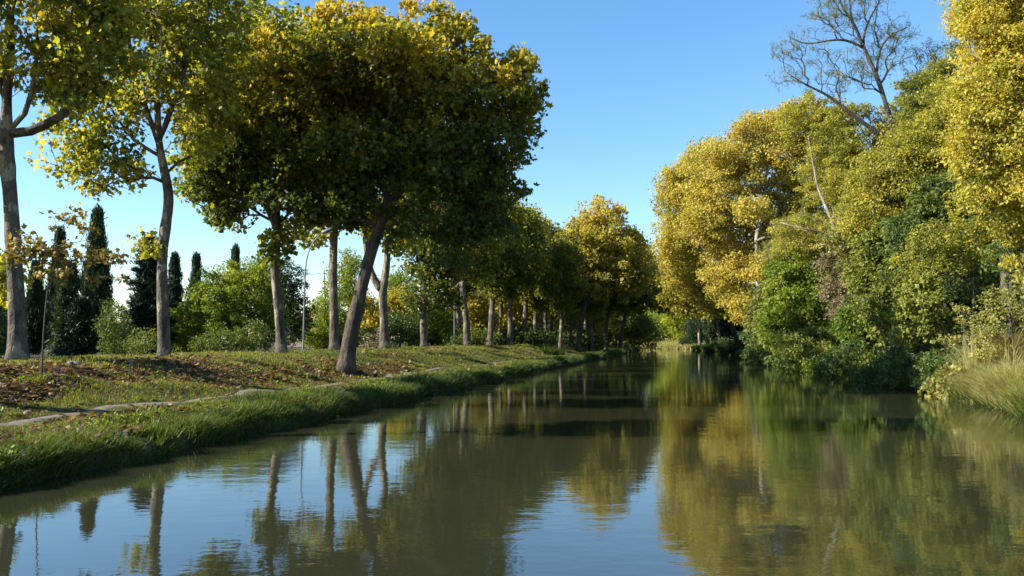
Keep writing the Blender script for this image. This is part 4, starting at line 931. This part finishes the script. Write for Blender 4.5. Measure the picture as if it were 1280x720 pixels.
def lamp(label, px, pyb, Ypost, pole, head_dir, w):
    b = ground(px, Ypost); t = thing('street_lamp', label, 'street lamp', b, 'street lamps behind the left bank')
    P = [at(p[0], p[1], Ypost) - b for p in pole]; P[0] = np.array([0, 0, -.1])
    L = np.concatenate([[0], np.cumsum([np.linalg.norm(P[i + 1] - P[i]) for i in range(len(P) - 1)])])
    tt = np.linspace(0, L[-1], 28); Q = np.stack([np.interp(tt, L, np.array(P)[:, k]) for k in range(3)], 1)
    for _ in range(4): Q[1:-1] = .5 * Q[1:-1] + .25 * (Q[:-2] + Q[2:])
    mb = MB(); mb.tube(Q, np.linspace(w, w * .45, 28), 10); link('pole', mb.mesh('pole', M['galv']), t)
    e = Q[-1]; d = unit(Q[-1] - Q[-3]) * np.array([1, 1, .3]); d = unit(d)
    mb = MB(); hp = [e + d * s for s in (0, .12, .35, .6, .72)]; mb.tube(hp, [.05, .10, .14, .10, .04], 10); link('lamp_head', mb.mesh('lamp_head', M['galv']), t)
    mb = MB(); hp = [e + d * s + np.array([0, 0, -.07]) for s in (.15, .3, .5, .62)]; mb.tube(hp, [.05, .09, .09, .05], 10); link('lamp_glass', mb.mesh('lamp_glass', M['glass']), t)
    mb = MB(); mb.box([0, 0, .05], [.34, .34, .14]); link('base_plate', mb.mesh('base_plate', M['galv'], False), t)
    mb = MB(); mb.box([.0, -w * 1.02, .9], [.10, .03, .38]); link('hatch', mb.mesh('hatch', M['galv'], False), t)
lamp('tall grey street lamp with arm curving over to the right, behind the forked plane', 379, 437, 44, [(379, 437), (380, 400), (381, 350), (383, 322), (390, 303), (402, 291)], 1, .06)
lamp('small grey street lamp with a short slanted arm among the plane trunks', 568, 431, 78, [(568, 431), (568, 400), (568, 365), (570, 355), (580, 349), (588, 345)], 1, .07)

# overhead cable
mb = MB(); A, B, Cc = at(240, 352, 90), at(381, 346, 92), at(640, 356, 110)
pts = []
for (p, q_) in ((at(60, 340, 90), at(440, 338, 90)), (at(440, 338, 90), at(700, 360, 112))):
    for k in range(12):
        u = k / 12; v = p * (1 - u) + q_ * u; v = v - np.array([0, 0, .9 * 4 * u * (1 - u)]); pts.append(v)
mb.tube(pts, [.022] * len(pts), 5); me = mb.mesh('overhead_cable', M['dark'], True, pts[0])
o = link('overhead_cable', me, None, pts[0]); o['label'] = 'thin overhead cable sagging behind the plane trunks'; o['category'] = 'cable'

# distant house glimpsed right of the dark tree
hb = ground(388, 125); hs = thing('house', 'pinkish house with low tiled roof glimpsed behind the curved lamp', 'house', hb)
mb = MB(); mb.box([0, 0, 1.9], [9, 7, 4.2]); link('wall', mb.mesh('wall', M['plaster'], False), hs)
mb = MB(); mb.add([(-4.9, -3.9, 3.95), (4.9, -3.9, 3.95), (4.9, 3.9, 3.95), (-4.9, 3.9, 3.95), (-4.9, 0, 5.2), (4.9, 0, 5.2), (-4.9, -3.9, 4.1), (4.9, -3.9, 4.1), (4.9, 3.9, 4.1), (-4.9, 3.9, 4.1)],
                  [(3, 2, 1, 0), (0, 1, 7, 6), (2, 3, 9, 8), (6, 7, 5, 4), (8, 9, 4, 5), (1, 2, 8, 5, 7), (3, 0, 6, 4, 9)]); rf = link('roof', mb.mesh('roof', M['tiles'], False), hs)
mb = MB(); mb.box([1.6, .9, 5.2], [.6, .6, 1.1]); link('chimney', mb.mesh('chimney', M['plaster'], False), rf)
for x in (-2.8, 0, 2.8):
    mb = MB(); mb.box([x, -3.52, 2.5], [1.15, .08, 1.35]); wn_ = link('window', mb.mesh('window', M['white'], False), hs)
    mb = MB(); mb.box([x, -3.57, 2.5], [.95, .04, 1.15]); link('pane', mb.mesh('pane', M['dark'], False), wn_)

# stones on the slope
def stone(label, px, py, r, mat):
    SEED[0] += 1; rg = np.random.default_rng(SEED[0])
    c = hit(px, py); n, m = 9, 14; V = []; Fs = []
    for i in range(n):
        th = math.pi * i / (n - 1)
        for j in range(m):
            ph = 2 * math.pi * j / m; v = np.array([math.sin(th) * math.cos(ph), math.sin(th) * math.sin(ph), math.cos(th)])
            k = 1 + .18 * float(nz(v[0] * 2.2, v[1] * 2.2, v[2] * 2.2, SEED[0]))
            V.append(v * k * np.array([1, .7, .5]) * r)
    for i in range(n - 1):
        for j in range(m): Fs.append((i * m + j, (i + 1) * m + j, (i + 1) * m + (j + 1) % m, i * m + (j + 1) % m))
    mb = MB(); mb.add(V, Fs); o = link('rock', mb.mesh('rock', mat), None, c); o['label'] = label; o['category'] = 'rock'
stone('grey rounded rock half sunk in the slope right of the sapling', 92, 456, .26, M['stone'])
stone('small pale stone lying on the slope near the sapling', 74, 465, .09, M['white'])
